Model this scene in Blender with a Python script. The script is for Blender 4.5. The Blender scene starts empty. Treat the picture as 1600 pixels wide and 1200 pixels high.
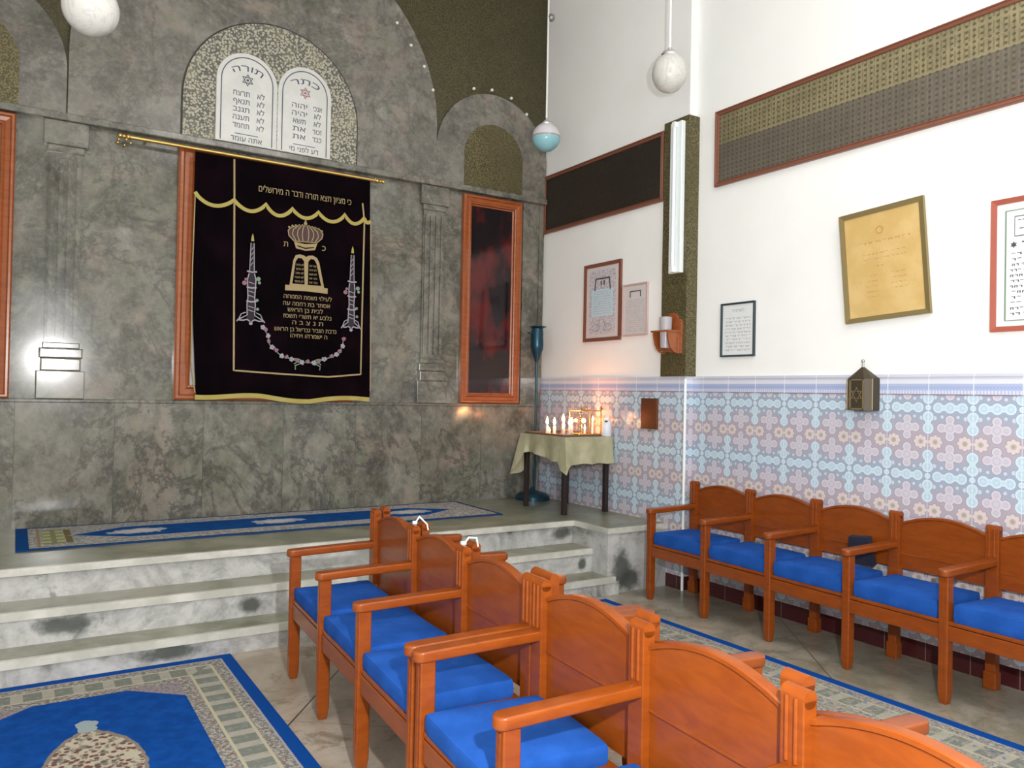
import bpy, bmesh, math, random
from mathutils import Vector, Matrix
from mathutils.geometry import interpolate_bezier, delaunay_2d_cdt
random.seed(7)
S = bpy.context.scene
COL = S.collection
PI = math.pi

# ------------------------------------------------------------------ camera
def cam_matrix(pos, yaw, pitch, roll):
    y, p, r = math.radians(yaw), math.radians(pitch), math.radians(roll)
    f = Vector((math.sin(y)*math.cos(p), math.cos(y)*math.cos(p), math.sin(p)))
    r0 = Vector((math.cos(y), -math.sin(y), 0)); u0 = r0.cross(f)
    rt = r0*math.cos(r) + u0*math.sin(r); up = -r0*math.sin(r) + u0*math.cos(r)
    m = Matrix((rt, up, -f)).transposed().to_4x4(); m.translation = pos
    return m
cd = bpy.data.cameras.new('camera'); co = bpy.data.objects.new('camera', cd); COL.objects.link(co)
co.matrix_world = cam_matrix(Vector((0, 0, 1.5)), 32.26, .71, 1.114)
cd.sensor_width = 36; cd.sensor_fit = 'HORIZONTAL'; cd.lens = 1230/1600*36; cd.clip_start = .02
S.camera = co

# ------------------------------------------------------------------ light and exposure
S.view_settings.view_transform = 'Standard'; S.view_settings.look = 'None'
S.view_settings.gamma = 1; S.view_settings.use_curve_mapping = False
S.view_settings.exposure = 0.12
W = bpy.data.worlds.new('world'); S.world = W; W.use_nodes = True
W.node_tree.nodes['Background'].inputs[0].default_value = (.8, .9, 1, 1)
W.node_tree.nodes['Background'].inputs[1].default_value = .3
def light(name, kind, loc, energy, color=(1, 1, 1), size=.1, size_y=None, aim=None):
    l = bpy.data.lights.new(name, kind); o = bpy.data.objects.new(name, l); COL.objects.link(o)
    o.location = loc; l.energy = energy; l.color = color
    if kind == 'AREA':
        l.shape = 'RECTANGLE' if size_y else 'SQUARE'; l.size = size
        if size_y: l.size_y = size_y
    else: l.shadow_soft_size = size
    if aim is not None:
        o.rotation_euler = (Vector(aim)-Vector(loc)).to_track_quat('-Z', 'Y').to_euler()
    return o
light('flash_light', 'POINT', (.42, -.02, 1.86), 400, (1, .99, .985), .035)
light('ceiling_fill', 'AREA', (2.7, .7, 5.25), 68, (1, .995, .98), 2.2, 2.6, aim=(2.7, 1.0, 1))  # added ambient fill under the ceiling, no fitting hangs there
light('rear_fill', 'AREA', (.50, -2.85, 2.2), 30, (.94, .98, 1), 1.0, 1.8, aim=(2.6, 4, 2.6))  # added soft fill behind the camera, the rear wall has no opening

# ------------------------------------------------------------------ node helpers
class E:
    nt = None
    def __init__(s, v): s.v = v
    @staticmethod
    def w(x): return x.v if isinstance(x, E) else x
    @staticmethod
    def op(kind, *a):
        n = E.nt.nodes.new('ShaderNodeMath'); n.operation = kind
        for i, x in enumerate(a):
            x = E.w(x)
            if isinstance(x, (int, float)): n.inputs[i].default_value = x
            else: E.nt.links.new(x, n.inputs[i])
        return E(n.outputs[0])
    def __add__(s, o): return E.op('ADD', s, o)
    def __radd__(s, o): return E.op('ADD', s, o)
    def __sub__(s, o): return E.op('SUBTRACT', s, o)
    def __rsub__(s, o): return E.op('SUBTRACT', o, s)
    def __mul__(s, o): return E.op('MULTIPLY', s, o)
    def __rmul__(s, o): return E.op('MULTIPLY', s, o)
    def __truediv__(s, o): return E.op('DIVIDE', s, o)
def fabs(a): return E.op('ABSOLUTE', a)
def fract(a): return E.op('FRACT', a)
def mn(a, b): return E.op('MINIMUM', a, b)
def mx(a, b): return E.op('MAXIMUM', a, b)
def lt(a, b): return E.op('LESS_THAN', a, b)
def gt(a, b): return E.op('GREATER_THAN', a, b)
def sqrt(a): return E.op('SQRT', a)
def sin_(a): return E.op('SINE', a)
def disc(u, v, cx, cy, r):
    du, dv = u-cx, v-cy
    return sqrt(du*du+dv*dv)-r
def step(x, a, b):
    n = E.nt.nodes.new('ShaderNodeMapRange'); n.interpolation_type = 'SMOOTHSTEP'
    E.nt.links.new(x.v, n.inputs[0]); n.inputs[1].default_value = a; n.inputs[2].default_value = b
    return E(n.outputs[0])
def rgb(c):
    n = E.nt.nodes.new('ShaderNodeRGB'); n.outputs[0].default_value = (*c, 1); return E(n.outputs[0])
def mixc(f, a, b):
    n = E.nt.nodes.new('ShaderNodeMix'); n.data_type = 'RGBA'
    for x, i in ((f, 0), (a, 6), (b, 7)):
        if isinstance(x, tuple): n.inputs[i].default_value = (*x, 1)
        elif isinstance(x, (int, float)): n.inputs[i].default_value = x
        else: E.nt.links.new(x.v, n.inputs[i])
    return E(n.outputs[2])
def coords(world=True):
    if world:
        g = E.nt.nodes.new('ShaderNodeNewGeometry').outputs['Position']
    else:
        g = E.nt.nodes.new('ShaderNodeTexCoord').outputs['Object']
    s = E.nt.nodes.new('ShaderNodeSeparateXYZ'); E.nt.links.new(g, s.inputs[0])
    return E(g), E(s.outputs[0]), E(s.outputs[1]), E(s.outputs[2])
def comb(x, y, z):
    n = E.nt.nodes.new('ShaderNodeCombineXYZ')
    for i, a in enumerate((x, y, z)):
        if isinstance(a, E): E.nt.links.new(a.v, n.inputs[i])
        else: n.inputs[i].default_value = a
    return E(n.outputs[0])
def noise(vec, scale, detail=4, rough=.6, dist=0, color=False):
    n = E.nt.nodes.new('ShaderNodeTexNoise'); E.nt.links.new(vec.v, n.inputs['Vector'])
    n.inputs['Scale'].default_value = scale; n.inputs['Detail'].default_value = detail
    n.inputs['Roughness'].default_value = rough; n.inputs['Distortion'].default_value = dist
    return E(n.outputs[1 if color else 0])
def voro(vec, scale, feature='F1', out=0):
    n = E.nt.nodes.new('ShaderNodeTexVoronoi'); n.feature = feature
    E.nt.links.new(vec.v, n.inputs['Vector']); n.inputs['Scale'].default_value = scale
    return E(n.outputs[out])
MATS = {}
def mat(name, base=None, rough=.5, metal=0, spec=.5, coat=0, emit=None, es=0, trans=0, build=None, bump=None, sheen=0, alpha=1, ior=1.45):
    m = bpy.data.materials.new(name); m.use_nodes = True
    E.nt = m.node_tree; b = m.node_tree.nodes['Principled BSDF']
    c = base
    if base is not None and not isinstance(base, E): b.inputs['Base Color'].default_value = (*base, 1)
    b.inputs['Roughness'].default_value = rough; b.inputs['Metallic'].default_value = metal
    b.inputs['Specular IOR Level'].default_value = spec; b.inputs['Coat Weight'].default_value = coat
    b.inputs['Coat Roughness'].default_value = .12
    b.inputs['Transmission Weight'].default_value = trans; b.inputs['IOR'].default_value = ior
    b.inputs['Sheen Weight'].default_value = sheen; b.inputs['Alpha'].default_value = alpha
    if emit: b.inputs['Emission Color'].default_value = (*emit, 1); b.inputs['Emission Strength'].default_value = es
    if build:
        r = build()
        if isinstance(r, tuple): colr, bmp = r
        else: colr, bmp = r, None
        E.nt.links.new(colr.v, b.inputs['Base Color'])
        if bmp is not None:
            k, st, dist = bmp
            n = E.nt.nodes.new('ShaderNodeBump'); n.inputs['Strength'].default_value = st
            n.inputs['Distance'].default_value = dist
            E.nt.links.new(k.v, n.inputs['Height']); E.nt.links.new(n.outputs[0], b.inputs['Normal'])
    MATS[name] = m
    return m

# ------------------------------------------------------------------ materials
def marble_build(mirror, dark, light_, scale=1.0, vein=.55):
    def f():
        P, x, y, z = coords()
        t = x/.62
        if mirror:   # separate slabs, each with its own figure
            k = E.op('FLOOR', t)
            v = comb(x+k*7.31, y+k*3.1, z*.8)
        else: v = P
        n1 = noise(v, 2.0*scale, 8, .70, .5)
        n2 = noise(v, 9*scale, 7, .74, .3)
        n3 = noise(v, 26*scale, 3, .6)
        c = mixc(step(n1*.55+n2*.45, .36, .66), dark, light_)
        n5 = noise(v, 4.1*scale, 5, .6, .6)
        c = mixc(step(n5, .50, .70)*.5, c, (.19, .205, .14))
        c = mixc(step(noise(v, 3.1*scale, 4, .6, .5), .52, .72)*.55, c, (.29, .225, .185))
        ridge = fabs(noise(v, 1.3*scale, 7, .70, .5)-.5)
        c = mixc((1-step(ridge, .0, .035))*vein, c, (.06, .06, .052))
        c = mixc(step(noise(v, 1.9*scale, 8, .72, .4), .56, .74)*.6, c, (.38, .365, .33))
        c = mixc(step(n3, .45, .8)*.22, c, (.36, .36, .32))
        if mirror: c = mixc(lt(fract(t), .007)*.6, c, (.05, .05, .04))
        return c
    return f
mat('marble_grey', rough=.11, build=marble_build(False, (.080, .079, .064), (.235, .227, .195)))
mat('marble_wainscot', rough=.12, build=marble_build(True, (.078, .078, .061), (.24, .232, .195), .9, .7))
mat('marble_arch', rough=.22, build=marble_build(False, (.10, .094, .082), (.235, .22, .195), 1.1, .4))
def step_marble():
    P, x, y, z = coords()
    n1 = noise(P, 2.4, 7, .7, 1.8)
    n2 = noise(P, 9, 5, .7, .6)
    c = mixc(step(n1*.6+n2*.4, .34, .62), (.24, .24, .23), (.50, .50, .49))
    c = mixc(step(noise(P, 1.5, 4, .6, 2.0), .60, .68)*.75, c, (.10, .11, .10))
    for cx, cy, cz, r, s in ((3.95, 4.64, .17, .13, 1.7), (1.22, 4.832, .20, .10, .7), (3.72, 4.832, .20, .06, 1.3), (4.03, 4.64, .09, .14, 1.0), (.25, 4.832, .22, .22, .35), (.75, 4.607, .06, .25, .25), (3.70, 5.102, .40, .14, .5)):
        dx, dz = (x-cx)/r, (z-cz)/(r*s)
        d = sqrt(dx*dx+dz*dz+((y-cy)*(y-cy))*30)+noise(P, 14, 4, .7)*.9
        c = mixc((1-step(d, .80, 1.35))*.88, c, (.050, .058, .050))
    return c
mat('step_riser', rough=.3, build=step_marble)
def tread_marble():
    P, x, y, z = coords()
    n = noise(P, 3.2, 6, .65, .8)
    c = mixc(step(n, .36, .66), (.15, .155, .10), (.27, .27, .20))  # olive tone includes the dark wall's grazing reflection, put into the colour
    c = mixc(step(noise(P, 1.1, 4, .6), .55, .75)*.5, c, (.30, .26, .19))
    c = mixc(step(noise(P, 5, 5, .7, 1), .64, .72)*.6, c, (.07, .06, .05))
    return c
mat('step_tread', rough=.28, build=tread_marble)
mat('step_nosing', rough=.35, build=lambda: mixc(step(noise(coords()[0], 5, 5, .6), .35, .7), (.42, .42, .37), (.60, .59, .54)))  # slab edge paler than the tread top: flash brightness put into its colour
def floor_b():
    P, x, y, z = coords()
    n = noise(P, 1.5, 7, .68, .9); n2 = noise(P, 6, 6, .7, .5)
    c = mixc(step(n, .34, .68), (.30, .245, .185), (.47, .405, .34))
    c = mixc(step(n2, .52, .72)*.55, c, (.21, .19, .12))
    c = mixc(step(noise(P, 2.6, 6, .7, 1.2), .585, .70)*.65, c, (.10, .085, .055))
    # tile joints: slabs laid diagonally
    for off in (-1.306, 1.331):
        c = mixc(lt(fabs(x*.79-y*.613-off), .0042), c, (.05, .04, .03))
    c = mixc(lt(fabs(x*.613+y*.79-3.47), .003)*.5, c, (.10, .09, .07))
    c = mixc(step(noise(P, 3.3, 7, .75, .4), .53, .64)*.6, c, (.12, .10, .055))
    c = mixc(step(noise(P, 12, 5, .75, .3), .56, .68)*.35, c, (.13, .10, .08))
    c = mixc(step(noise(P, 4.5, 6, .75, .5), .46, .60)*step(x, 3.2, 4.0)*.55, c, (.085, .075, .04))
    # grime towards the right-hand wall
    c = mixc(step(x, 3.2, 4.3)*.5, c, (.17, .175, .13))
    return c
mat('floor_marble', rough=.3, build=floor_b)
def plaster():
    P, x, y, z = coords()
    n = noise(P, .9, 4, .6); n2 = noise(P, 40, 2, .5)
    c = mixc(step(n, .35, .7), (.82, .835, .82), (.87, .88, .875))
    return c, (n2, .08, .01)
mat('white_plaster', rough=.65, build=plaster)
mat('plain_plaster', (.83, .83, .80), .7)
def tiles():
    P, x, y, z = coords()
    TW, TH = .2533, .397
    a = fract((x-y-.14)/TW+50); b = fract((z-1.467)/TH+50.5)
    u = fabs(a-.5)*TW; v = fabs(b-.5)*TH
    bl, lil, cy, pk = (.33, .385, .49), (.41, .37, .43), (.50, .64, .74), (.57, .53, .61)
    c = mixc(step(v, .045, .14), bl, lil)
    def grp(ds):
        d = ds[0]
        for q in ds[1:]: d = mn(d, q)
        return d
    lf = mn(disc(u, v, .088, .060, .012), disc(u, v, .045, .052, .009))
    c = mixc(lt(lf, 0), c, (.56, .60, .68))
    fl = grp([disc(u, v, 0, .069, .025), disc(u, v, 0, .163, .025), disc(u, v, .048, .116, .026), disc(u, v, 0, .116, .034)])
    c = mixc(lt(fl, .0035), c, (.33, .31, .39)); c = mixc(lt(fl, -.0), c, (.64, .60, .67)); c = mixc(lt(fl, -.004), c, pk); 
    for q in ((0, .116, .018), (.048, .116, .009), (0, .069, .009), (0, .163, .009)):
        c = mixc(lt(fabs(disc(u, v, *q)), .0022), c, (.43, .46, .54))
    st = grp([disc(u, v, .083+.030*math.cos(t*PI/4), .1985+.029*math.sin(t*PI/4), .0115) for t in range(8)]+[disc(u, v, .083, .1985, .031)])
    c = mixc(lt(st, .0035), c, (.36, .30, .36)); c = mixc(lt(st, 0), c, (.63, .56, .57))
    c = mixc(lt(disc(u, v, .084, .1985, .016), 0), c, (.46, .41, .37)); c = mixc(lt(disc(u, v, .084, .1985, .008), 0), c, (.40, .33, .28))
    lb = grp([disc(u, v, 0, 0, .030), disc(u, v, .068, 0, .029), disc(u, v, .1267, .053, .031), disc(u, v, .1267, .120, .031), disc(u, v, .1267, .087, .016), disc(u, v, .034, 0, .016), disc(u, v, .1267, .0, .016)])
    c = mixc(lt(lb, .004), c, (.29, .36, .48)); c = mixc(lt(lb, .001), c, (.58, .70, .78)); c = mixc(lt(lb, -.006), c, cy)
    for q in ((0, 0, .014), (.070, 0, .013), (.1267, .055, .014), (.1267, .122, .014)):
        c = mixc(lt(fabs(disc(u, v, *q)), .0022), c, (.42, .55, .66))
    c = mixc(gt(u, .1252)*.8, c, (.72, .78, .82))
    return c
mat('moorish_tile', rough=.12, build=tiles)
def band():
    P, x, y, z = coords()
    a = (x-y-.14)/.2533
    fr = fract(a*14)
    c = mixc(gt(z, 1.605), (.40, .46, .66), (.66, .68, .78))
    c = mixc(gt(z, 1.63), c, (.58, .60, .70))
    d = disc(fr, (z-1.583)/.018, .5, 0, .38)
    c = mixc(lt(fabs(d), .12), c, (.30, .38, .62))
    d2 = fabs(fract(a*14)-.5)
    c = mixc(lt(z, 1.566)*lt(d2, .3), c, (.60, .62, .74))
    c = mixc(lt(z, 1.545), c, (.25, .17, .24))
    t = fract(a); c = mixc(lt(mn(t, 1-t), .008), c, (.82, .86, .88))
    return c
mat('tile_band', rough=.12, build=band)
def maroon():
    P, x, y, z = coords(); t = fract((x-y-.14)/.2533)
    return mixc(lt(mn(t, 1-t), .008), (.055, .012, .014), (.2, .14, .13))
mat('maroon_tile', rough=.18, build=maroon)
mat('white_trim', (.78, .86, .86), .15)
def mosaic(gold, darkc, sc=60):
    def f():
        P, x, y, z = coords()
        v = voro(P, sc, 'F1', 0); n = noise(P, 1.6, 4, .6); n2 = noise(P, 55, 3, .7)
        c = mixc(step(v+n2*.45, .42, .9), gold, darkc)
        c = mixc(step(n, .38, .68)*.6, c, (gold[0]*.45, gold[1]*.45, gold[2]*.5))
        return c, (v, .35, .004)
    return f
mat('gold_mosaic', rough=.36, metal=.3, build=mosaic((.22, .19, .080), (.065, .053, .028), 95))
mat('olive_mosaic', rough=.36, metal=.35, build=mosaic((.125, .115, .050), (.055, .046, .026), 110))
def panel_b():
    P, x, y, z = coords()
    u = fract((x-y)*38); w = fract((z-3.14)*11)
    row = gt(z, 3.42)
    st = lt(fabs(u-.5), .16)*gt(w, .25)
    dt = lt(disc(fract((x-y)*24), fract(z*30), .5, .5, .24), 0)
    n = noise(P, 5, 5, .7)
    top = mixc(st, (.30, .26, .15), (.20, .17, .095)); top = mixc(dt*.8, top, (.07, .055, .03))
    bot = mixc(st*.5, (.15, .13, .105), (.22, .19, .12)); bot = mixc(dt*.6, bot, (.045, .045, .05))
    c = mixc(row, bot, top)
    return mixc(step(n, .4, .7)*.4, c, (.09, .08, .05)), (dt, .4, .003)
mat('carved_gilt_panel', rough=.38, metal=.3, build=panel_b)
mat('dark_mosaic_panel', rough=.4, metal=.2, build=mosaic((.050, .038, .026), (.022, .017, .014), 110))
def terrazzo():
    P, x, y, z = coords()
    v = voro(P, 52, 'F1', 0); n = noise(P, 60, 2, .6)
    c = mixc(step(v*.8+n*.5, .56, .72), (.40, .38, .30), (.10, .10, .085))
    return mixc(step(noise(P, 3, 3), .5, .7)*.4, c, (.36, .34, .22))
mat('speckled_granite', rough=.45, build=terrazzo)
mat('white_marble', rough=.3, build=lambda: mixc(step(noise(coords()[0], 6, 3), .4, .7), (.56, .57, .54), (.62, .62, .60)))
mat('engraved_letter', (.07, .08, .12), .5)
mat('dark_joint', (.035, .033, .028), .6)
mat('engraved_rose', (.28, .12, .17), .5)
def wood(c1, c2):
    def f():
        P, x, y, z = coords(False)
        m = E.nt.nodes.new('ShaderNodeMapping'); E.nt.links.new(P.v, m.inputs[0]); m.inputs['Scale'].default_value = (3, 3, 12)
        n = noise(E(m.outputs[0]), 3, 5, .6, .6)
        return mixc(step(n, .2, .8), c1, c2)
    return f
mat('varnished_wood', rough=.30, coat=.1, spec=.4, build=wood((.185, .037, .0040), (.255, .057, .0060)))
mat('frame_wood', rough=.22, coat=.5, build=wood((.25, .062, .015), (.34, .092, .022)))
mat('picture_wood', (.20, .075, .045), .35)
mat('blue_cloth', rough=.95, spec=.15, build=lambda: (lambda n: (mixc(step(n, .35, .7), (.010, .066, .30), (.015, .086, .375)), (noise(coords(False)[0], 120, 2), .25, .003)))(noise(coords(False)[0], 9, 4)))
mat('dark_cloth', (.012, .012, .028), .9)
def velvet():
    P, x, y, z = coords()
    return mixc(step(noise(P, 3, 4), .4, .7), (.0022, .0012, .002), (.006, .002, .004))
mat('velvet', rough=.95, spec=.05, build=velvet)
mat('gold_thread', (.36, .30, .075), .6, .1)
mat('pale_gold_thread', (.33, .255, .125), .7)
mat('silver_thread', (.30, .285, .33), .6)
mat('rose_thread', (.26, .13, .16), .7)
mat('green_thread', (.17, .26, .18), .7)
mat('crown_fill', (.075, .040, .042), .8)
mat('stick_fill', (.022, .015, .022), .8)
mat('brass', (.62, .42, .13), .25, .9)
mat('chrome', (.75, .75, .75), .2, 1)
mat('tan_glass', rough=.08, spec=.6, build=lambda: (lambda P, x, y, z: mixc(step(noise(comb(x*2.2, y, z*1.15+.35), 1.5, 3, .6), .44, .64), (.010, .006, .008), (.095, .012, .012)))(*coords()))
mat('globe_glass', rough=.15, build=lambda: (lambda P: mixc((1-step(fabs(noise(P, 5, 5, .6, 1.5)-.5), 0, .03))*.35, (.60, .60, .575), (.38, .36, .36)))(coords(False)[0]))
def two_tone():
    P, x, y, z = coords(False)
    c = mixc(gt(z, -.012), (.27, .55, .62), (.66, .64, .69))
    return mixc(lt(fabs(z+.002), .008), c, (.35, .33, .32))
mat('globe_two_tone', rough=.12, build=two_tone)
mat('white_paint', (.85, .86, .84), .4)
mat('white_enamel', (.80, .86, .88), .3)
mat('grey_metal', (.30, .30, .30), .4, .7)
mat('torch_metal', (.015, .06, .095), .28, .5)
mat('black_metal', (.03, .02, .02), .4, .3)
def cloth():
    P, x, y, z = coords()
    n = noise(P, 5, 5, .6, .8)
    c = mixc(step(n, .35, .7), (.34, .32, .20), (.46, .43, .29))
    return c, (noise(P, 90, 2), .2, .003)
mat('table_cloth', rough=.75, build=cloth)
mat('tray', (.16, .10, .07), .45)
mat('wax', (.85, .80, .70), .5)
mat('plastic_white', (.70, .76, .84), .35)
mat('clear_glass', (1, 1, 1), .02, trans=1, ior=1.3)
mat('cup_plastic', (.60, .56, .60), .12, trans=.35, ior=1.2)
mat('flame', (1, .6, .2), emit=(1, .55, .16), es=9)
mat('flame_core', (1, .8, .5), emit=(1, .8, .45), es=14)
mat('bulb_glass', (.75, .78, .68), .1)
mat('copper_plate', (.17, .06, .025), .22, .5)
mat('lantern_metal', (.055, .042, .026), .5, .3)
mat('lantern_brass', (.35, .28, .15), .3, .7)
def aged_paper():
    P, x, y, z = coords()
    return mixc(step(noise(P, 6, 4), .35, .7), (.56, .38, .14), (.64, .46, .20))
mat('aged_paper', rough=.4, build=aged_paper)
mat('gilt_frame', (.25, .19, .08), .35, .3)
mat('paper_white', (.72, .75, .76), .3)
mat('paper_grey', (.62, .58, .58), .3)
mat('paper_blue', (.52, .66, .74), .3)
mat('paper_lace', rough=.35, build=lambda: (lambda P: mixc(step(voro(P, 60), .25, .6), (.36, .36, .44), (.60, .56, .58)))(coords()[0]))
mat('ink', (.06, .06, .08), .6)
mat('soft_ink', (.36, .36, .40), .6)
mat('rust_ink', (.50, .28, .10), .6)
mat('dark_frame', (.03, .05, .06), .3)
mat('pale_frame', (.55, .40, .38), .4)
mat('red_frame', (.36, .09, .06), .35)

# carpets : pattern in the carpet's own coordinates
BLUE = (.003, .052, .25)
def carpet_border(x, y, hx, hy, scl=1.0):
    dx, dy = hx-fabs(x), hy-fabs(y); d = mn(dx, dy)
    P = comb(x, y, 0)
    nn = noise(P, 55, 3, .8); n2 = noise(P, 24, 4, .75)
    greige = mixc(step(nn, .42, .6), (.13, .13, .12), (.36, .34, .31))
    greige = mixc(step(n2, .56, .62)*.6, greige, (.24, .08, .05))
    # along-the-border coordinate for the blocks
    horiz = lt(dy, dx)
    t = fract((x*horiz+y*(1-horiz))/.13)
    blk = mixc(lt(fabs(t-.5), .30), (.33, .31, .26), (.16, .17, .15))
    blk = mixc(step(n2, .5, .6)*.6, blk, (.23, .26, .22))
    cream = (.40, .37, .26)
    c = greige
    c = mixc(gt(d, .13*scl)*lt(d, .26*scl), c, blk)
    for k in (.135, .255): c = mixc(lt(fabs(d-k*scl), .007*scl), c, cream)
    c = mixc(lt(d, .062*scl), c, BLUE)
    c = mixc(lt(fabs(d-.068*scl), .004), c, (.30, .30, .34))
    return c, d, dx, dy, nn, n2
def big_carpet():
    P, x, y, z = coords(False)
    c, d, dx, dy, nn, n2 = carpet_border(x, y, .76, 1.08)
    field = mixc(step(noise(P, 14, 4), .35, .7), (.0025, .045, .22), (.004, .062, .29))
    inside = gt(d, .325)*gt(dx*.85+dy, .80)
    c = mixc(gt(d, .325)*(1-inside), c, mixc(step(nn, .45, .6), (.26, .23, .24), (.16, .13, .14)))
    c = mixc(inside, c, field)
    e = fabs(x/.22)*.45+sqrt((x/.24)*(x/.24)+((y+.045)/.33)*((y+.045)/.33))*.78+noise(P, 18, 2)*.14
    med = mixc(step(voro(P, 34), .30, .48), (.14, .055, .05), (.40, .365, .28))
    med = mixc(step(noise(P, 38, 3), .52, .60)*.75, med, (.09, .085, .075))
    c = mixc(lt(e, 1.06), c, (.20, .17, .14)); c = mixc(lt(e, .98), c, med)
    for py, r in ((.36, .040), (.415, .045)):
        e2 = disc(x, y, 0, py, r)+(noise(P, 30, 2)-.5)*.03
        c = mixc(lt(e2, 0), c, (.26, .32, .33))
    return c, (noise(P, 200, 2), .3, .004)
mat('carpet_big', rough=.95, spec=.1, build=big_carpet)
def runner():
    P, x, y, z = coords(False)
    hx, hy = 1.71, .42
    dx, dy = hx-fabs(x), hy-fabs(y); d = mn(dx, dy)
    nn = noise(P, 40, 3, .8)
    c = mixc(step(nn, .42, .6), (.20, .20, .19), (.42, .41, .39))
    blk = mixc(lt(fabs(fract(x*12)-.5), .32)*lt(fabs(fract(y*8)-.5), .32), (.20, .21, .11), (.36, .37, .20))
    c = mixc(lt(x, -1.44)*gt(x, -1.56)*lt(fabs(y), .28), c, blk)
    c = mixc(lt(fabs(x+1.415), .020)*lt(fabs(y), .26), c, (.15, .12, .05))
    c = mixc(lt(fabs(x+1.585), .008)*lt(fabs(y), .36), c, (.28, .19, .10))
    hexd = mx(fabs(y)-.205, (fabs(x-.025)+fabs(y)*1.6)-1.42)
    c = mixc(lt(hexd, .03), c, (.30, .32, .36))
    c = mixc(lt(hexd, 0), c, mixc(step(noise(P, 10, 3), .3, .7), (.003, .048, .19), (.005, .066, .25)))
    for cx in (-.99, -.03, 1.05):
        e = sqrt(((x-cx)/.20)*((x-cx)/.20)+(y/.10)*(y/.10))+(noise(P, 14, 3)-.5)*1.1
        c = mixc(lt(e, .95), c, (.34, .36, .42)); c = mixc(lt(e, .55), c, (.50, .48, .46))
    c = mixc(lt(d, .035), c, (.012, .045, .14))
    c = mixc(lt(x, -1.64), c, (.004, .050, .19))
    return c, (noise(P, 200, 2), .3, .004)
mat('carpet_runner', rough=.95, spec=.1, build=runner)
def side_carpet():
    P, x, y, z = coords(False)
    c, d, dx, dy, nn, n2 = carpet_border(x, y, .72, 2.05, 1.05)
    c = mixc(gt(d, .52), c, mixc(step(nn, .4, .7), (.003, .04, .20), (.005, .06, .26)))
    c = mixc(step(n2, .46, .58)*gt(d, .08)*.6, c, (.30, .28, .22))
    c = mixc(step(noise(P, 30, 3), .6, .64)*gt(d, .08)*lt(d, .3)*.7, c, (.05, .10, .28))
    return c, (noise(P, 200, 2), .3, .004)
mat('carpet_side', rough=.95, spec=.1, build=side_carpet)

# ------------------------------------------------------------------ object helpers
def setp(o, label=None, cat=None, group=None, kind=None):
    if label: o['label'] = label
    if cat: o['category'] = cat
    if group: o['group'] = group
    if kind: o['kind'] = kind
    return o
def empty(name, loc=(0, 0, 0), rz=0, label=None, cat=None, group=None):
    o = bpy.data.objects.new(name, None); COL.objects.link(o)
    o.location = loc; o.rotation_euler = (0, 0, rz); o.empty_display_size = .1
    return setp(o, label, cat, group)
def obj(name, bm, m, parent=None, loc=None, label=None, cat=None, group=None, kind=None, smooth=False, local=False):
    """link a bmesh built in world space; local=True means it is already in the parent's space"""
    me = bpy.data.meshes.new(name); bmesh.ops.recalc_face_normals(bm, faces=bm.faces[:])
    o = bpy.data.objects.new(name, me); COL.objects.link(o)
    off = Vector((0, 0, 0))
    if parent is not None:
        o.parent = parent
        if not local:
            w = parent.location.copy()
            q = parent.parent
            while q is not None: w += q.location; q = q.parent
            off = w
    elif loc is not None:
        off = Vector(loc); o.location = loc
    if off.length and not local: bmesh.ops.translate(bm, verts=bm.verts[:], vec=-off)
    if smooth:
        for f in bm.faces: f.smooth = True
    bm.to_mesh(me); bm.free()
    if smooth:
        try: me.set_sharp_from_angle(angle=math.radians(40))
        except Exception: pass
    for mm in (m if isinstance(m, (list, tuple)) else [m]): me.materials.append(MATS[mm])
    return setp(o, label, cat, group, kind)
def B(): return bmesh.new()
def merge(bm, tmp, M=None):
    if M is not None: bmesh.ops.transform(tmp, matrix=M, verts=tmp.verts[:])
    me = bpy.data.meshes.new('tmp'); tmp.to_mesh(me); tmp.free(); bm.from_mesh(me); bpy.data.meshes.remove(me)
def box(bm, x0, x1, y0, y1, z0, z1, bev=0, seg=2, M=None):
    t = bmesh.new()
    bmesh.ops.create_cube(t, size=1, matrix=Matrix.Translation(((x0+x1)/2, (y0+y1)/2, (z0+z1)/2)) @ Matrix.Diagonal((abs(x1-x0), abs(y1-y0), abs(z1-z0), 1)))
    if bev: bmesh.ops.bevel(t, geom=t.edges[:], offset=bev, segments=seg, profile=.5, affect='EDGES', clamp_overlap=True)
    merge(bm, t, M); return bm
def cyl(bm, p0, p1, r0, r1=None, n=20, caps=True):
    r1 = r0 if r1 is None else r1
    p0, p1 = Vector(p0), Vector(p1); d = p1-p0
    t = bmesh.new(); bmesh.ops.create_cone(t, cap_ends=caps, segments=n, radius1=r0, radius2=r1, depth=d.length)
    M = Matrix.Translation((p0+p1)/2) @ d.to_track_quat('Z', 'Y').to_matrix().to_4x4()
    merge(bm, t, M); return bm
def lathe(bm, base, prof, n=32, M=None):
    rows = []
    b = Vector(base)
    for r, z in prof:
        rows.append([bm.verts.new(b+Vector((max(r, 1e-4)*math.cos(2*PI*i/n), max(r, 1e-4)*math.sin(2*PI*i/n), z))) for i in range(n)])
    for a, c in zip(rows, rows[1:]):
        for i in range(n): bm.faces.new((a[i], a[(i+1) % n], c[(i+1) % n], c[i]))
    bm.faces.new(rows[0]); bm.faces.new(rows[-1]); return bm
def sphere(bm, c, r, sc=(1, 1, 1), n=24):
    t = bmesh.new(); bmesh.ops.create_uvsphere(t, u_segments=n, v_segments=n//2, radius=r)
    merge(bm, t, Matrix.Translation(c) @ Matrix.Diagonal((*sc, 1))); return bm
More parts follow.
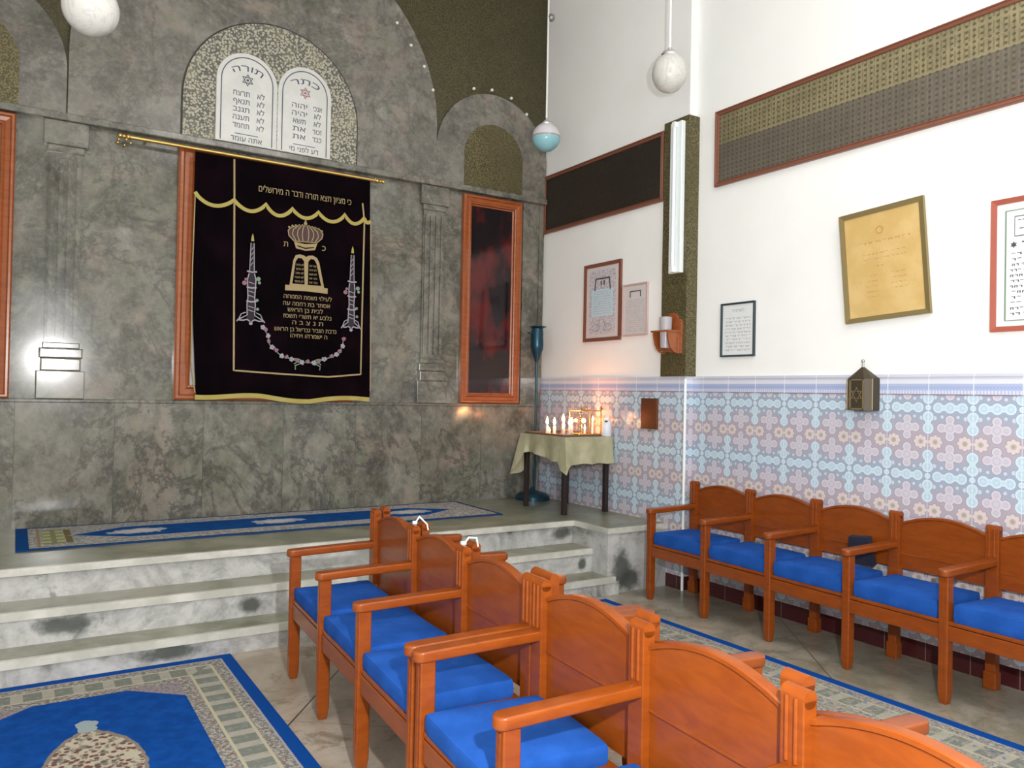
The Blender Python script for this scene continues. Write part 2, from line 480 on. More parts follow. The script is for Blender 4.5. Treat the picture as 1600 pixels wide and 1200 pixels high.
# wall frames: (a, b, c) = right along the wall, up, out of the wall
class Frame:
    def __init__(s, o, a, b, c): s.o, s.a, s.b, s.c = Vector(o), Vector(a), Vector(b), Vector(c)
    def __call__(s, a, b, c=0): return s.o+s.a*a+s.b*b+s.c*c
YM, XF, XN, YJ = 6.46, 4.42, 4.50, 4.47
FM = Frame((0, YM, 0), (1, 0, 0), (0, 0, 1), (0, -1, 0))       # marble wall
FF = Frame((XF, 0, 0), (0, -1, 0), (0, 0, 1), (-1, 0, 0))      # far part of right wall   (a = -y)
FN = Frame((XN, 0, 0), (0, -1, 0), (0, 0, 1), (-1, 0, 0))      # near part of right wall
def prism(bm, F, pts, c0, c1, bev=0):
    t = bmesh.new()
    lo = [t.verts.new(F(a, b, c0)) for a, b in pts]; hi = [t.verts.new(F(a, b, c1)) for a, b in pts]
    n = len(pts); t.faces.new(lo[::-1]); top = t.faces.new(hi)
    for i in range(n): t.faces.new((lo[i], lo[(i+1) % n], hi[(i+1) % n], hi[i]))
    bmesh.ops.recalc_face_normals(t, faces=t.faces[:])
    if bev: bmesh.ops.bevel(t, geom=list(top.edges), offset=bev, segments=2, profile=.5, affect='EDGES', clamp_overlap=True)
    merge(bm, t); return bm
def rect(bm, F, a0, a1, b0, b1, c0, c1, bev=0): return prism(bm, F, [(a0, b0), (a1, b0), (a1, b1), (a0, b1)], c0, c1, bev)
def ring(bm, F, outer, inner, c0, c1, drop=0):
    """frame between two outlines of equal count; drop lowers the inner rim"""
    n = len(outer)
    O0 = [bm.verts.new(F(*p, c0)) for p in outer]; O1 = [bm.verts.new(F(*p, c1)) for p in outer]
    I1 = [bm.verts.new(F(*p, c1-drop)) for p in inner]; I0 = [bm.verts.new(F(*p, c0)) for p in inner]
    for i in range(n):
        j = (i+1) % n
        for A, C in ((O0, O1), (O1, I1), (I1, I0), (I0, O0)):
            bm.faces.new((A[i], A[j], C[j], C[i]))
    return bm
def rp(a0, a1, b0, b1): return [(a0, b0), (a1, b0), (a1, b1), (a0, b1)]
def moulded(bm, F, a0, a1, b0, b1, w, c0, c1):
    """rectangular picture-frame moulding: raised outer bead, slope, inner bead"""
    steps = [(0, 0), (0, .8), (.12, 1), (.28, 1), (.4, .72), (.72, .62), (.86, .8), (1, .7), (1, 0)]
    rows = []
    for t, h in steps:
        k = w*t; c = c0+(c1-c0)*h
        rows.append([bm.verts.new(F(a, b, c)) for a, b in rp(a0+k, a1-k, b0+k, b1-k)])
    for A, C in zip(rows, rows[1:]):
        for i in range(4):
            j = (i+1) % 4; bm.faces.new((A[i], A[j], C[j], C[i]))
    return bm
def arch_pts(cx, half, b0, bs, n=24, rise=None):
    rise = rise or half
    return [(cx-half, b0)]+[(cx-half*math.cos(PI*i/n), bs+rise*math.sin(PI*i/n)) for i in range(n+1)]+[(cx+half, b0)]
def ribbon(bm, F, pts, w, c, closed=False, th=.003, cf=None):
    """a flat strip with thickness following pts on a wall frame"""
    n = len(pts); L, R = [], []
    for i, (a, b) in enumerate(pts):
        p = pts[(i-1) % n] if closed else pts[max(i-1, 0)]; q = pts[(i+1) % n] if closed else pts[min(i+1, n-1)]
        da, db = q[0]-p[0], q[1]-p[1]; l = math.hypot(da, db) or 1
        nx, ny = -db/l*w/2, da/l*w/2
        L.append((a+nx, b+ny)); R.append((a-nx, b-ny))
    f = cf or (lambda a, b: 0)
    V = [[bm.verts.new(F(a, b, c+f(a, b)+t)) for (a, b) in S_] for S_ in (L, R) for t in (0, th)]
    L0, L1, R0, R1 = V
    for i in range(n if closed else n-1):
        j = (i+1) % n
        for A, C in ((L1, R1), (L0, L1), (R1, R0), (R0, L0)): bm.faces.new((A[i], A[j], C[j], C[i]))
    if not closed:
        bm.faces.new((L0[0], L1[0], R1[0], R0[0])); bm.faces.new((L0[-1], R0[-1], R1[-1], L1[-1]))
    return bm
def blob(bm, F, a, b, r, c, ra=None, n=14, th=.003, cf=None):
    k = cf(a, b) if cf else 0
    return prism(bm, F, [(a+(ra or r)*math.cos(2*PI*i/n), b+r*math.sin(2*PI*i/n)) for i in range(n)], c+k, c+k+th)
def text(bm, F, s, a, b, size, c, align='CENTER', th=.002, arch=None, squeeze=1.0, cf=None, bold=0, maxw=None):
    """Hebrew text, baseline at b; Blender lays glyphs left to right so the string is reversed"""
    cu = bpy.data.curves.new('t', 'FONT'); cu.body = s[::-1]; cu.size = 1; cu.align_x = align
    to = bpy.data.objects.new('t', cu); COL.objects.link(to)
    bpy.context.view_layer.update()
    oc = to.to_curve(bpy.context.evaluated_depsgraph_get())
    loops = []
    for sp in oc.splines:
        bp = sp.bezier_points; n = len(bp); L = []
        if sp.type != 'BEZIER' or n < 2: continue
        for q in range(n):
            a0, b0_ = bp[q], bp[(q+1) % n]
            straight = (a0.handle_right-a0.co).length < 1e-6 and (b0_.handle_left-b0_.co).length < 1e-6
            P4 = interpolate_bezier(a0.co, a0.handle_right, b0_.handle_left, b0_.co, 2 if straight else 5)[:-1]
            for p in P4:
                if not L or (Vector((p.x, p.y))-L[-1]).length > 1e-4: L.append(Vector((p.x, p.y)))
        if len(L) > 2 and (L[0]-L[-1]).length < 1e-4: L.pop()
        if len(L) > 2: loops.append(L)
    to.to_curve_clear(); bpy.data.objects.remove(to); bpy.data.curves.remove(cu)
    pts, eds = [], []
    for L in loops:
        o0 = len(pts); pts += L; eds += [(o0+q, o0+(q+1) % len(L)) for q in range(len(L))]
    me = bpy.data.meshes.new('t')
    if pts:
        V2, E2, F2, _, oe, _ = delaunay_2d_cdt(pts, eds, [], 0, 1e-5)
        def inside(c):
            k_ = False
            for L in loops:
                for q in range(len(L)):
                    p1, p2 = L[q], L[q-1]
                    if (p1.y > c.y) != (p2.y > c.y) and c.x < (p2.x-p1.x)*(c.y-p1.y)/(p2.y-p1.y)+p1.x: k_ = not k_
            return k_
        keep = [f for f in F2 if inside(sum((V2[q] for q in f), Vector((0, 0)))/len(f))]
        nv = len(V2); vv = [(p.x, p.y, th/2/size) for p in V2]+[(p.x, p.y, -th/2/size) for p in V2]
        cnt = {}
        for f in keep:
            for q in range(len(f)):
                e_ = (f[q], f[(q+1) % len(f)]); cnt[tuple(sorted(e_))] = cnt.get(tuple(sorted(e_)), 0)+1
        ff = [tuple(f) for f in keep]+[(a_, b_, b_+nv, a_+nv) for (a_, b_), c_ in cnt.items() if c_ == 1]
        me.from_pydata(vv, [], ff)
    for v in me.vertices: v.co *= size
    k = squeeze
    if maxw and len(me.vertices):
        xs = [v.co.x for v in me.vertices]; wd = max(xs)-min(xs)
        k = maxw/wd if wd > 1e-6 else 1
        mid = (max(xs)+min(xs))/2
        for v in me.vertices: v.co.x -= mid if align == 'CENTER' else 0
    for v in me.vertices:
        x, y, z = v.co; x *= k
        if arch:       # bend over a circle of radius arch, centre straight below
            R_ = arch; th_ = x/R_; aa, bb = a+(R_+y)*math.sin(th_), b-R_+(R_+y)*math.cos(th_)
        else: aa, bb = a+x, b+y
        v.co = F(aa, bb, c+z+th/2+(cf(aa, bb) if cf else 0))
    bm.from_mesh(me); bpy.data.meshes.remove(me); return bm

# ================================================================== SETTING
X0, X1, Y0, Y1, ZC = -1.05, 4.75, -3.0, 6.9, 5.45
bm = B(); box(bm, X0-.2, X1, Y0-.2, YM+.3, -.12, 0); obj('floor', bm, 'floor_marble', kind='structure')
bm = B(); box(bm, X0-.2, X1, Y0-.2, Y1, ZC, ZC+.12); obj('ceiling', bm, 'plain_plaster', kind='structure')
bm = B(); box(bm, X0-.2, X0, Y0-.2, Y1, 0, ZC); obj('wall_left', bm, 'plain_plaster', kind='structure')
bm = B(); box(bm, X0, X1, Y0-.2, Y0, 0, ZC); obj('wall_rear', bm, 'plain_plaster', kind='structure')
wr = B(); box(wr, XN, X1, Y0, YJ, 0, ZC); box(wr, XF, X1, YJ, Y1, 0, ZC)
wr = obj('wall_right', wr, 'white_plaster', kind='structure')
# glazed-tile dado on the right wall
def dado(name, m, z0, z1, c):
    b = B()
    rect(b, FN, -YJ, -Y0, z0, z1, 0, c)
    rect(b, FF, -YM, -YJ, max(z0, 0), z1, 0, c)
    box(b, XF-c, XN, YJ-c, YJ, z0, z1)
    return obj(name, b, m, kind='structure')
dado('trim_1', 'moorish_tile', .105, 1.54, .010)
dado('trim_2', 'tile_band', 1.54, 1.645, .013)
b = B()
rect(b, FN, -YJ, -Y0, 1.645, 1.662, 0, .020); rect(b, FF, -YM, -YJ, 1.645, 1.662, 0, .020); box(b, XF-.02, XN, YJ-.02, YJ, 1.645, 1.662)
obj('trim_3', b, 'tile_band', kind='structure')
b = B(); cyl(b, (XF-.008, YJ-.008, 0), (XF-.008, YJ-.008, 1.662), .011, n=10); obj('trim_4', b, 'white_trim', kind='structure')
dado('baseboard_right', 'maroon_tile', 0, .105, .014)

# marble wall
b = B(); box(b, X0, X1, YM, Y1, 0, 3.39); box(b, X0, X1, YM, Y1, 3.39, ZC)
wm = obj('wall_back', b, 'marble_grey', kind='structure')
b = B(); rect(b, FM, X0, XF, 3.42, ZC, 0, .006); obj('mosaic_field', b, 'olive_mosaic', wm)
b = B(); rect(b, FM, X0, 4.385, .495, 1.375, 0, .03)
prism(b, FM, rp(X0, 4.39, 1.375, 1.402), 0, .04, .006); obj('wainscot', b, 'marble_wainscot', wm)
b = B(); prism(b, FM, rp(X0, 4.405, 3.372, 3.425), 0, .075, .008); obj('ledge', b, 'marble_grey', wm)
b = B(); rect(b, FM, 4.16, 4.385, 1.402, 3.372, 0, .018); rect(b, FM, 4.345, 4.385, 1.402, 3.372, .018, .03); obj('corner_strip', b, 'marble_grey', wm)
# blind arches above the ledge
b = B(); prism(b, FM, arch_pts(1.73, 1.46, 3.425, 3.90, 48), .006, .050, .004); obj('central_arch', b, 'marble_arch', wm)
for cx in (-.345, 3.805):
    pts = [(p, q) for p, q in arch_pts(cx, .61, 3.425, 3.73, 32)]
    pts = [(min(max(p, X0+.001), 4.41), q) for p, q in pts]
    b = B(); prism(b, FM, pts, .006, .034, .004); obj('side_arch', b, 'marble_arch', wm)
    b = B(); prism(b, FM, arch_pts(cx, .32, 3.425, 3.73, 28), .03, .040, .0); obj('mosaic_niche', b, 'gold_mosaic', wm)
b = B(); prism(b, FM, arch_pts(1.725, .695, 3.425, 3.735, 40), .05, .064, .003); obj('granite_lunette', b, 'speckled_granite', wm)
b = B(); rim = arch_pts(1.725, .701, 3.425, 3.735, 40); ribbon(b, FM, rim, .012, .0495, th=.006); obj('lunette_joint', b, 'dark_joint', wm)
# fluted pilasters
for cx in (.27, 3.19):
    b = B(); w = .105
    rect(b, FM, cx-w, cx+w, 1.80, 3.15, 0, .022)
    for k in range(4): rect(b, FM, cx-w+.012+k*.054, cx-w+.040+k*.054, 1.84, 3.10, .022, .036, )
    prism(b, FM, rp(cx-.15, cx+.15, 1.402, 1.60), 0, .060, .006)
    prism(b, FM, rp(cx-.125, cx+.125, 1.60, 1.69), 0, .052, .01)
    prism(b, FM, rp(cx-.135, cx+.135, 1.69, 1.76), 0, .056, .01)
    prism(b, FM, rp(cx-.115, cx+.115, 1.76, 1.80), 0, .045, .006)
    prism(b, FM, rp(cx-.115, cx+.115, 3.15, 3.20), 0, .040, .005)
    prism(b, FM, rp(cx-.14, cx+.14, 3.20, 3.372), 0, .05, .006)
    obj('pilaster', b, 'marble_grey', wm)
# upper framed panels on the right wall
b = B(); box(b, 4.30, 4.42, 6.0, 6.3, 4, 4.1); b.free()
def band_panel(a0, a1, b0, b1, F, m, name, lab, w=.035):
    e = empty(name, F((a0+a1)/2, b0, 0), 0, lab, 'wall panel')
    q = B(); moulded(q, F, a0, a1, b0, b1, w, 0.001, .032); obj('frame', q, 'picture_wood', e)
    q = B(); rect(q, F, a0+w*.9, a1-w*.9, b0+w*.9, b1-w*.9, .001, .014); obj('panel', q, m, e)
band_panel(-4.255, -.6, 3.105, 3.68, FN, 'carved_gilt_panel', 'mosaic_panel', 'long gilt and grey carved band in a red-brown frame, high on the near right wall')
band_panel(-6.45, -4.735, 3.085, 3.655, FF, 'dark_mosaic_panel', 'mosaic_panel', 'dark brown horizontal panel between the marble wall and the lamp pillar')
# mosaic pilaster strip at the jog
b = B()
box(b, XF-.035, XF, YJ-.03, 4.715, 1.662, 3.70); box(b, XF, XN+.06, YJ-.03, YJ, 1.662, 3.70)
obj('mosaic_pillar', b, 'gold_mosaic', loc=(XF, 4.59, 1.662), label='olive gold mosaic pillar strip running up the wall corner behind the tube lamp', cat='pillar')

# platform and steps
H3, H2, H1 = .495, .314, .135
PL = 3.80
b = B(); box(b, X0, XF-.012, 5.09, YM, 0, H3-.035); box(b, PL+.012, XF-.012, 4.64, 5.09, 0, H3-.035); plat = obj('platform', b, 'step_riser', kind='structure')
b = B(); box(b, X0, XF-.011, 5.075, YM-.03, H3-.035, H3, 0); box(b, PL+.012, XF-.011, 4.64, 5.075, H3-.035, H3); obj('tread', b, 'step_tread', plat)
b = B()
prism(b, Frame((0, 0, 0), (1, 0, 0), (0, 1, 0), (0, 0, 1)), [(X0, 5.055), (PL, 5.055), (PL, 4.625), (XF-.011, 4.625), (XF-.011, 4.65), (PL+.022, 4.65), (PL+.022, 5.085), (X0, 5.085)], H3-.040, H3+.001, 0)
obj('nosing', b, 'step_nosing', plat)
st = None
for (ya, yb, h, hp) in ((4.82, 5.09, H2, H1), (4.595, 4.83, H1, 0)):
    b = B(); box(b, X0, PL+.05 if h == H2 else PL+.10, ya+.012, yb+.02, 0, h-.035); s_ = obj('step', b, 'step_riser', kind='structure')
    b = B(); box(b, X0, PL+.012 if h == H2 else PL+.06, ya+.02, yb+.002, h-.035, h); obj('tread', b, 'step_tread', s_)
    b = B(); box(b, X0, PL+.011 if h == H2 else PL+.06, ya, ya+.028, h-.042, h+.0015); obj('nosing', b, 'step_nosing', s_)

# windows / glazed doors in the marble wall, varnished frames
def glazed(name, a0, a1, b0, b1):
    q = B(); rect(q, FM, a0+.06, a1-.06, b0+.06, b1-.06, .004, .016); w_ = obj(name, q, 'tan_glass', kind='structure')
    q = B(); moulded(q, FM, a0, a1, b0, b1, .082, .004, .058); obj('window_frame', q, 'frame_wood', w_)
    q = B(); ring(q, FM, rp(a0+.085, a1-.085, b0+.085, b1-.085), rp(a0+.098, a1-.098, b0+.098, b1-.098), .01, .026, .006); obj('glazing_bead', q, 'frame_wood', w_)
glazed('window_1', 3.485, 4.130, 1.404, 3.355)
glazed('window_2', -.68, -.035, 1.404, 3.365)
ark = B(); rect(ark, FM, 1.12, 2.33, 1.51, 3.25, .004, .012); ark = obj('door_1', ark, 'white_marble', kind='structure')
q = B(); moulded(q, FM, 1.015, 2.44, 1.404, 3.345, .115, .004, .062); obj('door_frame', q, 'frame_wood', ark)

# ================================================================== TABLETS
def tablet(cx, half, head, lines, last, name, lab):
    b0, bs = 3.426, 3.915
    e = empty(name, FM(cx, b0, .064), 0, lab, 'stone tablet')
    q = B(); prism(q, FM, arch_pts(cx, half, b0, bs, 28, .232), .0645, .084, .004); obj('slab', q, 'white_marble', e)
    q = B(); ins = .037
    ribbon(q, FM, [(cx-half+ins, b0+.01)]+[(cx-(half-ins)*math.cos(PI*i/24), bs+(.232-ins)*math.sin(PI*i/24)) for i in range(25)]+[(cx+half-ins, b0+.01)], .007, .084)
    obj('border_line', q, 'engraved_letter', e)
    q = B()
    text(q, FM, head, cx, 4.005, .072, .0842, arch=.20, maxw=.22)
    obj('heading', q, 'engraved_letter', e)
    q = B(); sy = 3.935
    for f in (1, -1):
        t = [(cx+.044*math.sin(2*PI*k/3), sy+f*.044*math.cos(2*PI*k/3)) for k in range(3)]
        ribbon(q, FM, t, .010, .0842+(.0006 if f > 0 else 0), True)
    blob(q, FM, cx, sy, .010, .0842)
    obj('star', q, 'engraved_letter' if cx < 1.7 else 'engraved_rose', e)
    q = B()
    for i, (r, l) in enumerate(lines):
        y = 3.803-.0635*i
        text(q, FM, r, cx+.105, y, .062, .0842, maxw=.058 if len(r) < 3 else .075)
        text(q, FM, l, cx-.045, y, .062, .0842, maxw=.125 if len(l) > 3 else .105)
    rect(q, FM, cx-.09, cx+.09, 3.500, 3.505, .0842, .0865)
    text(q, FM, last, cx, 3.446, .058, .0842, maxw=.24)
    obj('lettering', q, 'engraved_letter', e)
tablet(1.500, .235, 'תורה', [('לא', 'תרצח'), ('לא', 'תנאף'), ('לא', 'תגנב'), ('לא', 'תענה'), ('לא', 'תחמד')], 'אתה עומד', 'stone_tablet', 'white arched stone tablet with engraved lines, left of the pair above the curtain')
tablet(1.962, .222, 'כתר', [('אנכי', 'יהוה'), ('לא', 'יהיה'), ('לא', 'תשא'), ('זכור', 'את'), ('כבד', 'את')], 'דע לפני מי', 'stone_tablet', 'white arched stone tablet with rosy engraved star, right of the pair above the curtain')
sp_ = empty('carved_strip', FM(1.737, 3.427, .065), 0, 'narrow white strip with an engraved floral sprig, between the two arched tablets', 'carving')
q = B(); rect(q, FM, 1.724, 1.750, 3.427, 3.93, .0645, .0755); obj('strip', q, 'white_marble', sp_)
q = B()
for k in range(7):
    y = 3.86-k*.055
    ribbon(q, FM, [(1.737+.009*math.sin(k*1.7+t*.9), y-t*.008) for t in range(6)], .005, .0757, th=.002)
blob(q, FM, 1.737, 3.885, .010, .0757, th=.002)
obj('floral_sprig', q, 'engraved_letter', sp_)

# small clear bulbs along the arches
bulbs = [(2.776, 4.751), (2.914, 4.587), (3.048, 4.430), (3.140, 4.237), (3.564, 4.345), (3.760, 4.375), (3.978, 4.345), (4.157, 4.225)]
blab = ['highest of the four tiny bulbs up the edge of the large arch', 'second highest of the tiny bulbs up the edge of the large arch', 'third highest of the tiny bulbs up the edge of the large arch',
        'lowest tiny bulb on the edge of the large arch, where mosaic narrows', 'leftmost tiny bulb over the small right-hand arch', 'tiny bulb at the crown of the small right-hand arch, left of centre',
        'tiny bulb on the crown of the small right-hand arch, right of centre', 'rightmost tiny bulb over the small arch, next to the blue globe lamp']
for (a, z), l in zip(bulbs, blab):
    e = empty('light_bulb', FM(a, z, .006), 0, l, 'light bulb', 'tiny bulbs along the arches')
    q = B(); cyl(q, FM(a, z, .006), FM(a, z, .032), .010, n=12); obj('socket', q, 'grey_metal', e)
    q = B(); sphere(q, FM(a, z, .045), .015, (1, 1.2, 1), 16); obj('bulb', q, 'bulb_glass', e, smooth=True)

# ================================================================== CURTAIN
CF = Frame((0, 6.36, 0), (1, 0, 0), (0, 0, 1), (0, -1, 0))
def fold(a, b):
    t = max(0, min(1, (3.28-b)/1.8))
    edge = max(0, 1-abs(a-1.13)/.22)+max(0, 1-abs(a-2.55)/.20)
    return (.006*math.sin(a*17+1)+.004*math.sin(a*31))*(.4+.6*t)+edge*.012*math.sin(a*46+b*1.5)*t
def bottom(a): return 1.448-.028*max(0, 1-abs(a-2.05)/.40)+.010*math.sin(a*9)
RD = empty('curtain_rod', (1.62, 6.36, 3.32), 0, 'long thin gilt rod with ornamental ends holding the dark velvet curtain', 'curtain rod')
q = B(); cyl(q, (.66, 6.36, 3.322), (2.60, 6.36, 3.312), .014, n=16); obj('rod', q, 'brass', RD, smooth=True)
for sx, x, z in ((-1, .66, 3.322), (1, 2.60, 3.312)):
    q = B()
    for k, (dx, r) in enumerate(((0, .020), (.03, .015), (.055, .019))): sphere(q, (x+sx*dx, 6.36, z), r, n=12)
    if sx < 0:
        for k in range(5):
            an = k*1.2; sphere(q, (x-.03+.045*math.cos(an), 6.355, z-.045+.022*math.sin(an)), .011, n=10)
    obj('finial', q, 'brass', RD, smooth=True)
for x in (.78, 2.585):
    q = B(); box(q, x-.008, x+.008, 6.36, 6.46, 3.318, 3.332); obj('bracket', q, 'brass', RD)
CU = empty('ark_curtain', (1.84, 6.36, 1.44), 0, 'dark maroon-black velvet curtain embroidered with gold, hanging in front of the framed opening', 'curtain')
q = B(); NA, NB = 90, 60; grid = []
for c_off in (0.0, -.006):
    rows = []
    for j in range(NB+1):
        r = []
        for i in range(NA+1):
            t = i/NA; s = j/NB
            lft = 1.122+.03*max(0, s-.55)/.45*(1+.6*s); rgt = 2.535+.035*s
            a = lft+(rgt-lft)*t; bb = 3.300*(1-s)+bottom(a)*s
            r.append(q.verts.new(CF(a, bb, fold(a, bb)+c_off)))
        rows.append(r)
    grid.append(rows)
    for j in range(NB):
        for i in range(NA): q.faces.new((rows[j][i], rows[j][i+1], rows[j+1][i+1], rows[j+1][i]))
g0, g1 = grid
for i in range(NA):
    q.faces.new((g0[0][i], g0[0][i+1], g1[0][i+1], g1[0][i])); q.faces.new((g0[-1][i], g0[-1][i+1], g1[-1][i+1], g1[-1][i]))
for j in range(NB):
    q.faces.new((g0[j][0], g0[j+1][0], g1[j+1][0], g1[j][0])); q.faces.new((g0[j][-1], g0[j+1][-1], g1[j+1][-1], g1[j][-1]))
obj('cloth', q, 'velvet', CU, smooth=True)
q = B(); pts = [(1.16+(2.565-1.16)*i/60, bottom(1.16+(2.565-1.16)*i/60)-.012) for i in range(61)]
ribbon(q, CF, pts, .036, 0, cf=fold, th=.006); obj('fringe', q, 'gold_thread', CU)
# scalloped pelmet trim
pk = [(1.124, 2.989), (1.414, 2.974), (1.659, 2.975), (1.870, 2.968), (2.088, 2.971), (2.314, 2.982), (2.489, 2.980), (2.546, 2.955)]
bt = [2.905, 2.900, 2.896, 2.905, 2.905, 2.915, 2.938]
pts = []
for k in range(7):
    (a0, z0), (a1, z1) = pk[k], pk[k+1]
    for i in range(12):
        t = i/12; base = z0+(z1-z0)*t; pts.append((a0+(a1-a0)*t, base-(base-bt[k])*math.sin(PI*t)**.75))
pts.append(pk[-1])
q = B(); ribbon(q, CF, pts, .029, .004, cf=fold); obj('scalloped_trim', q, 'gold_thread', CU)
# gold border line
def dens(P, n=24):
    o = []
    for p, r in zip(P, P[1:]):
        for i in range(n): o.append((p[0]+(r[0]-p[0])*i/n, p[1]+(r[1]-p[1])*i/n))
    return o+[P[-1]]
q = B(); ribbon(q, CF, dens([(1.408, 3.29), (1.415, 2.99), (1.440, 1.640), (1.8, 1.624), (2.2, 1.610), (2.488, 1.640), (2.490, 2.95), (2.470, 3.10)]), .013, .003, cf=fold)
ribbon(q, CF, dens([(1.126, 2.97), (1.120, 2.4), (1.127, 1.7), (1.160, 1.46)]), .008, .003, cf=fold)
ribbon(q, CF, dens([(2.548, 2.93), (2.560, 2.4), (2.572, 1.5)]), .008, .003, cf=fold)
obj('border_line', q, 'pale_gold_thread', CU)
q = B(); text(q, CF, 'כי מציון תצא תורה ודבר ה מירושלים', 1.985, 3.068, .074, .004, maxw=.77, cf=fold); obj('heading', q, 'pale_gold_thread', CU)
# crown
q = B(); cx = 1.981
body = [(1.888, 2.705), (1.845, 2.745), (1.838, 2.785), (1.862, 2.815), (1.91, 2.832), (1.981, 2.840), (2.052, 2.836), (2.102, 2.822), (2.126, 2.79), (2.118, 2.752), (2.077, 2.712)]
prism(q, CF, body, .008, .012); crn = obj('crown', q, 'crown_fill', CU)
q = B(); ribbon(q, CF, body+[body[0]], .008, .0125)
for k in (-.8, -.5, -.2, .2, .5, .8):
    ribbon(q, CF, [(cx+k*.095, 2.706), (cx+k*.135, 2.76), (cx+k*.125, 2.80), (cx+k*.07, 2.835)], .007, .0125)
for i in range(11): blob(q, CF, 1.845+.0272*i, 2.822+.020*math.sin(PI*i/10)-.008*(i in (0, 10)), .008, .0125)
prism(q, CF, [(1.888, 2.70), (1.905, 2.648), (1.981, 2.636), (2.062, 2.650), (2.080, 2.705), (1.981, 2.690)], .0125, .016)
blob(q, CF, 1.979, 2.858, .014, .0125); blob(q, CF, 1.979, 2.878, .008, .0125)
obj('gold_outline', q, 'pale_gold_thread', crn)
q = B(); prism(q, CF, [(1.912, 2.674), (1.981, 2.660), (2.056, 2.676), (2.05, 2.666), (1.981, 2.650), (1.918, 2.664)], .016, .0175); obj('band_slit', q, 'velvet', crn)
q = B(); text(q, CF, 'ת', 1.825, 2.655, .065, .006); text(q, CF, 'כ', 2.14, 2.655, .065, .006); obj('side_letters', q, 'pale_gold_thread', CU)
# embroidered tablets
q = B()
prism(q, CF, [(1.825, 2.345), (1.86, 2.345), (1.886, 2.55), (1.905, 2.592), (1.94, 2.603), (1.975, 2.596), (1.99, 2.586), (2.008, 2.598), (2.045, 2.604), (2.082, 2.588), (2.102, 2.55), (2.148, 2.345), (2.178, 2.345), (2.178, 2.300), (2.0, 2.306), (1.825, 2.300)], .008, .012)
tb = obj('embroidered_tablets', q, 'pale_gold_thread', CU)
q = B()
prism(q, CF, [(1.882, 2.360), (1.905, 2.54), (1.925, 2.572), (1.953, 2.572), (1.974, 2.55), (1.982, 2.360)], .012, .0135)
prism(q, CF, [(2.010, 2.360), (2.010, 2.55), (2.030, 2.574), (2.058, 2.572), (2.078, 2.54), (2.122, 2.360)], .012, .0135)
obj('dark_ground', q, 'velvet', tb)
q = B()
for i in range(5):
    y = 2.372+i*.034; k = (2.55-y)*.13
    text(q, CF, ['לא תחמד', 'לא תענה', 'לא תגנב', 'לא תנאף', 'לא תרצח'][i], 1.943-k*.35, y, .026, .014, maxw=.060+k*.6)
    text(q, CF, ['כבד את', 'זכור את', 'לא תשא', 'לא יהיה', 'אנכי יהוה'][i], 2.045+k*.4, y, .026, .014, maxw=.052+k*.8)
obj('lettering', q, 'pale_gold_thread', tb)
q = B()
for s, a, y, w in (('לעילוי נשמת המנוחה', 2.016, 2.238, .40), ('אסתר בת רחמה עה', 2.008, 2.182, .39), ('לבית בן הראש', 1.997, 2.132, .295), ('נלבע יא תשרי תשסז', 2.015, 2.080, .40),
                   ('ת נ צ ב ה', 2.018, 2.030, .26), ('נדבת הגביר גבריאל בן הראש', 2.004, 1.972, .51), ('ה ישמרהו ויחיהו', 2.030, 1.922, .31)):
    text(q, CF, s, a, y, .050, .005, maxw=w, cf=fold)
obj('dedication', q, 'pale_gold_thread', CU)
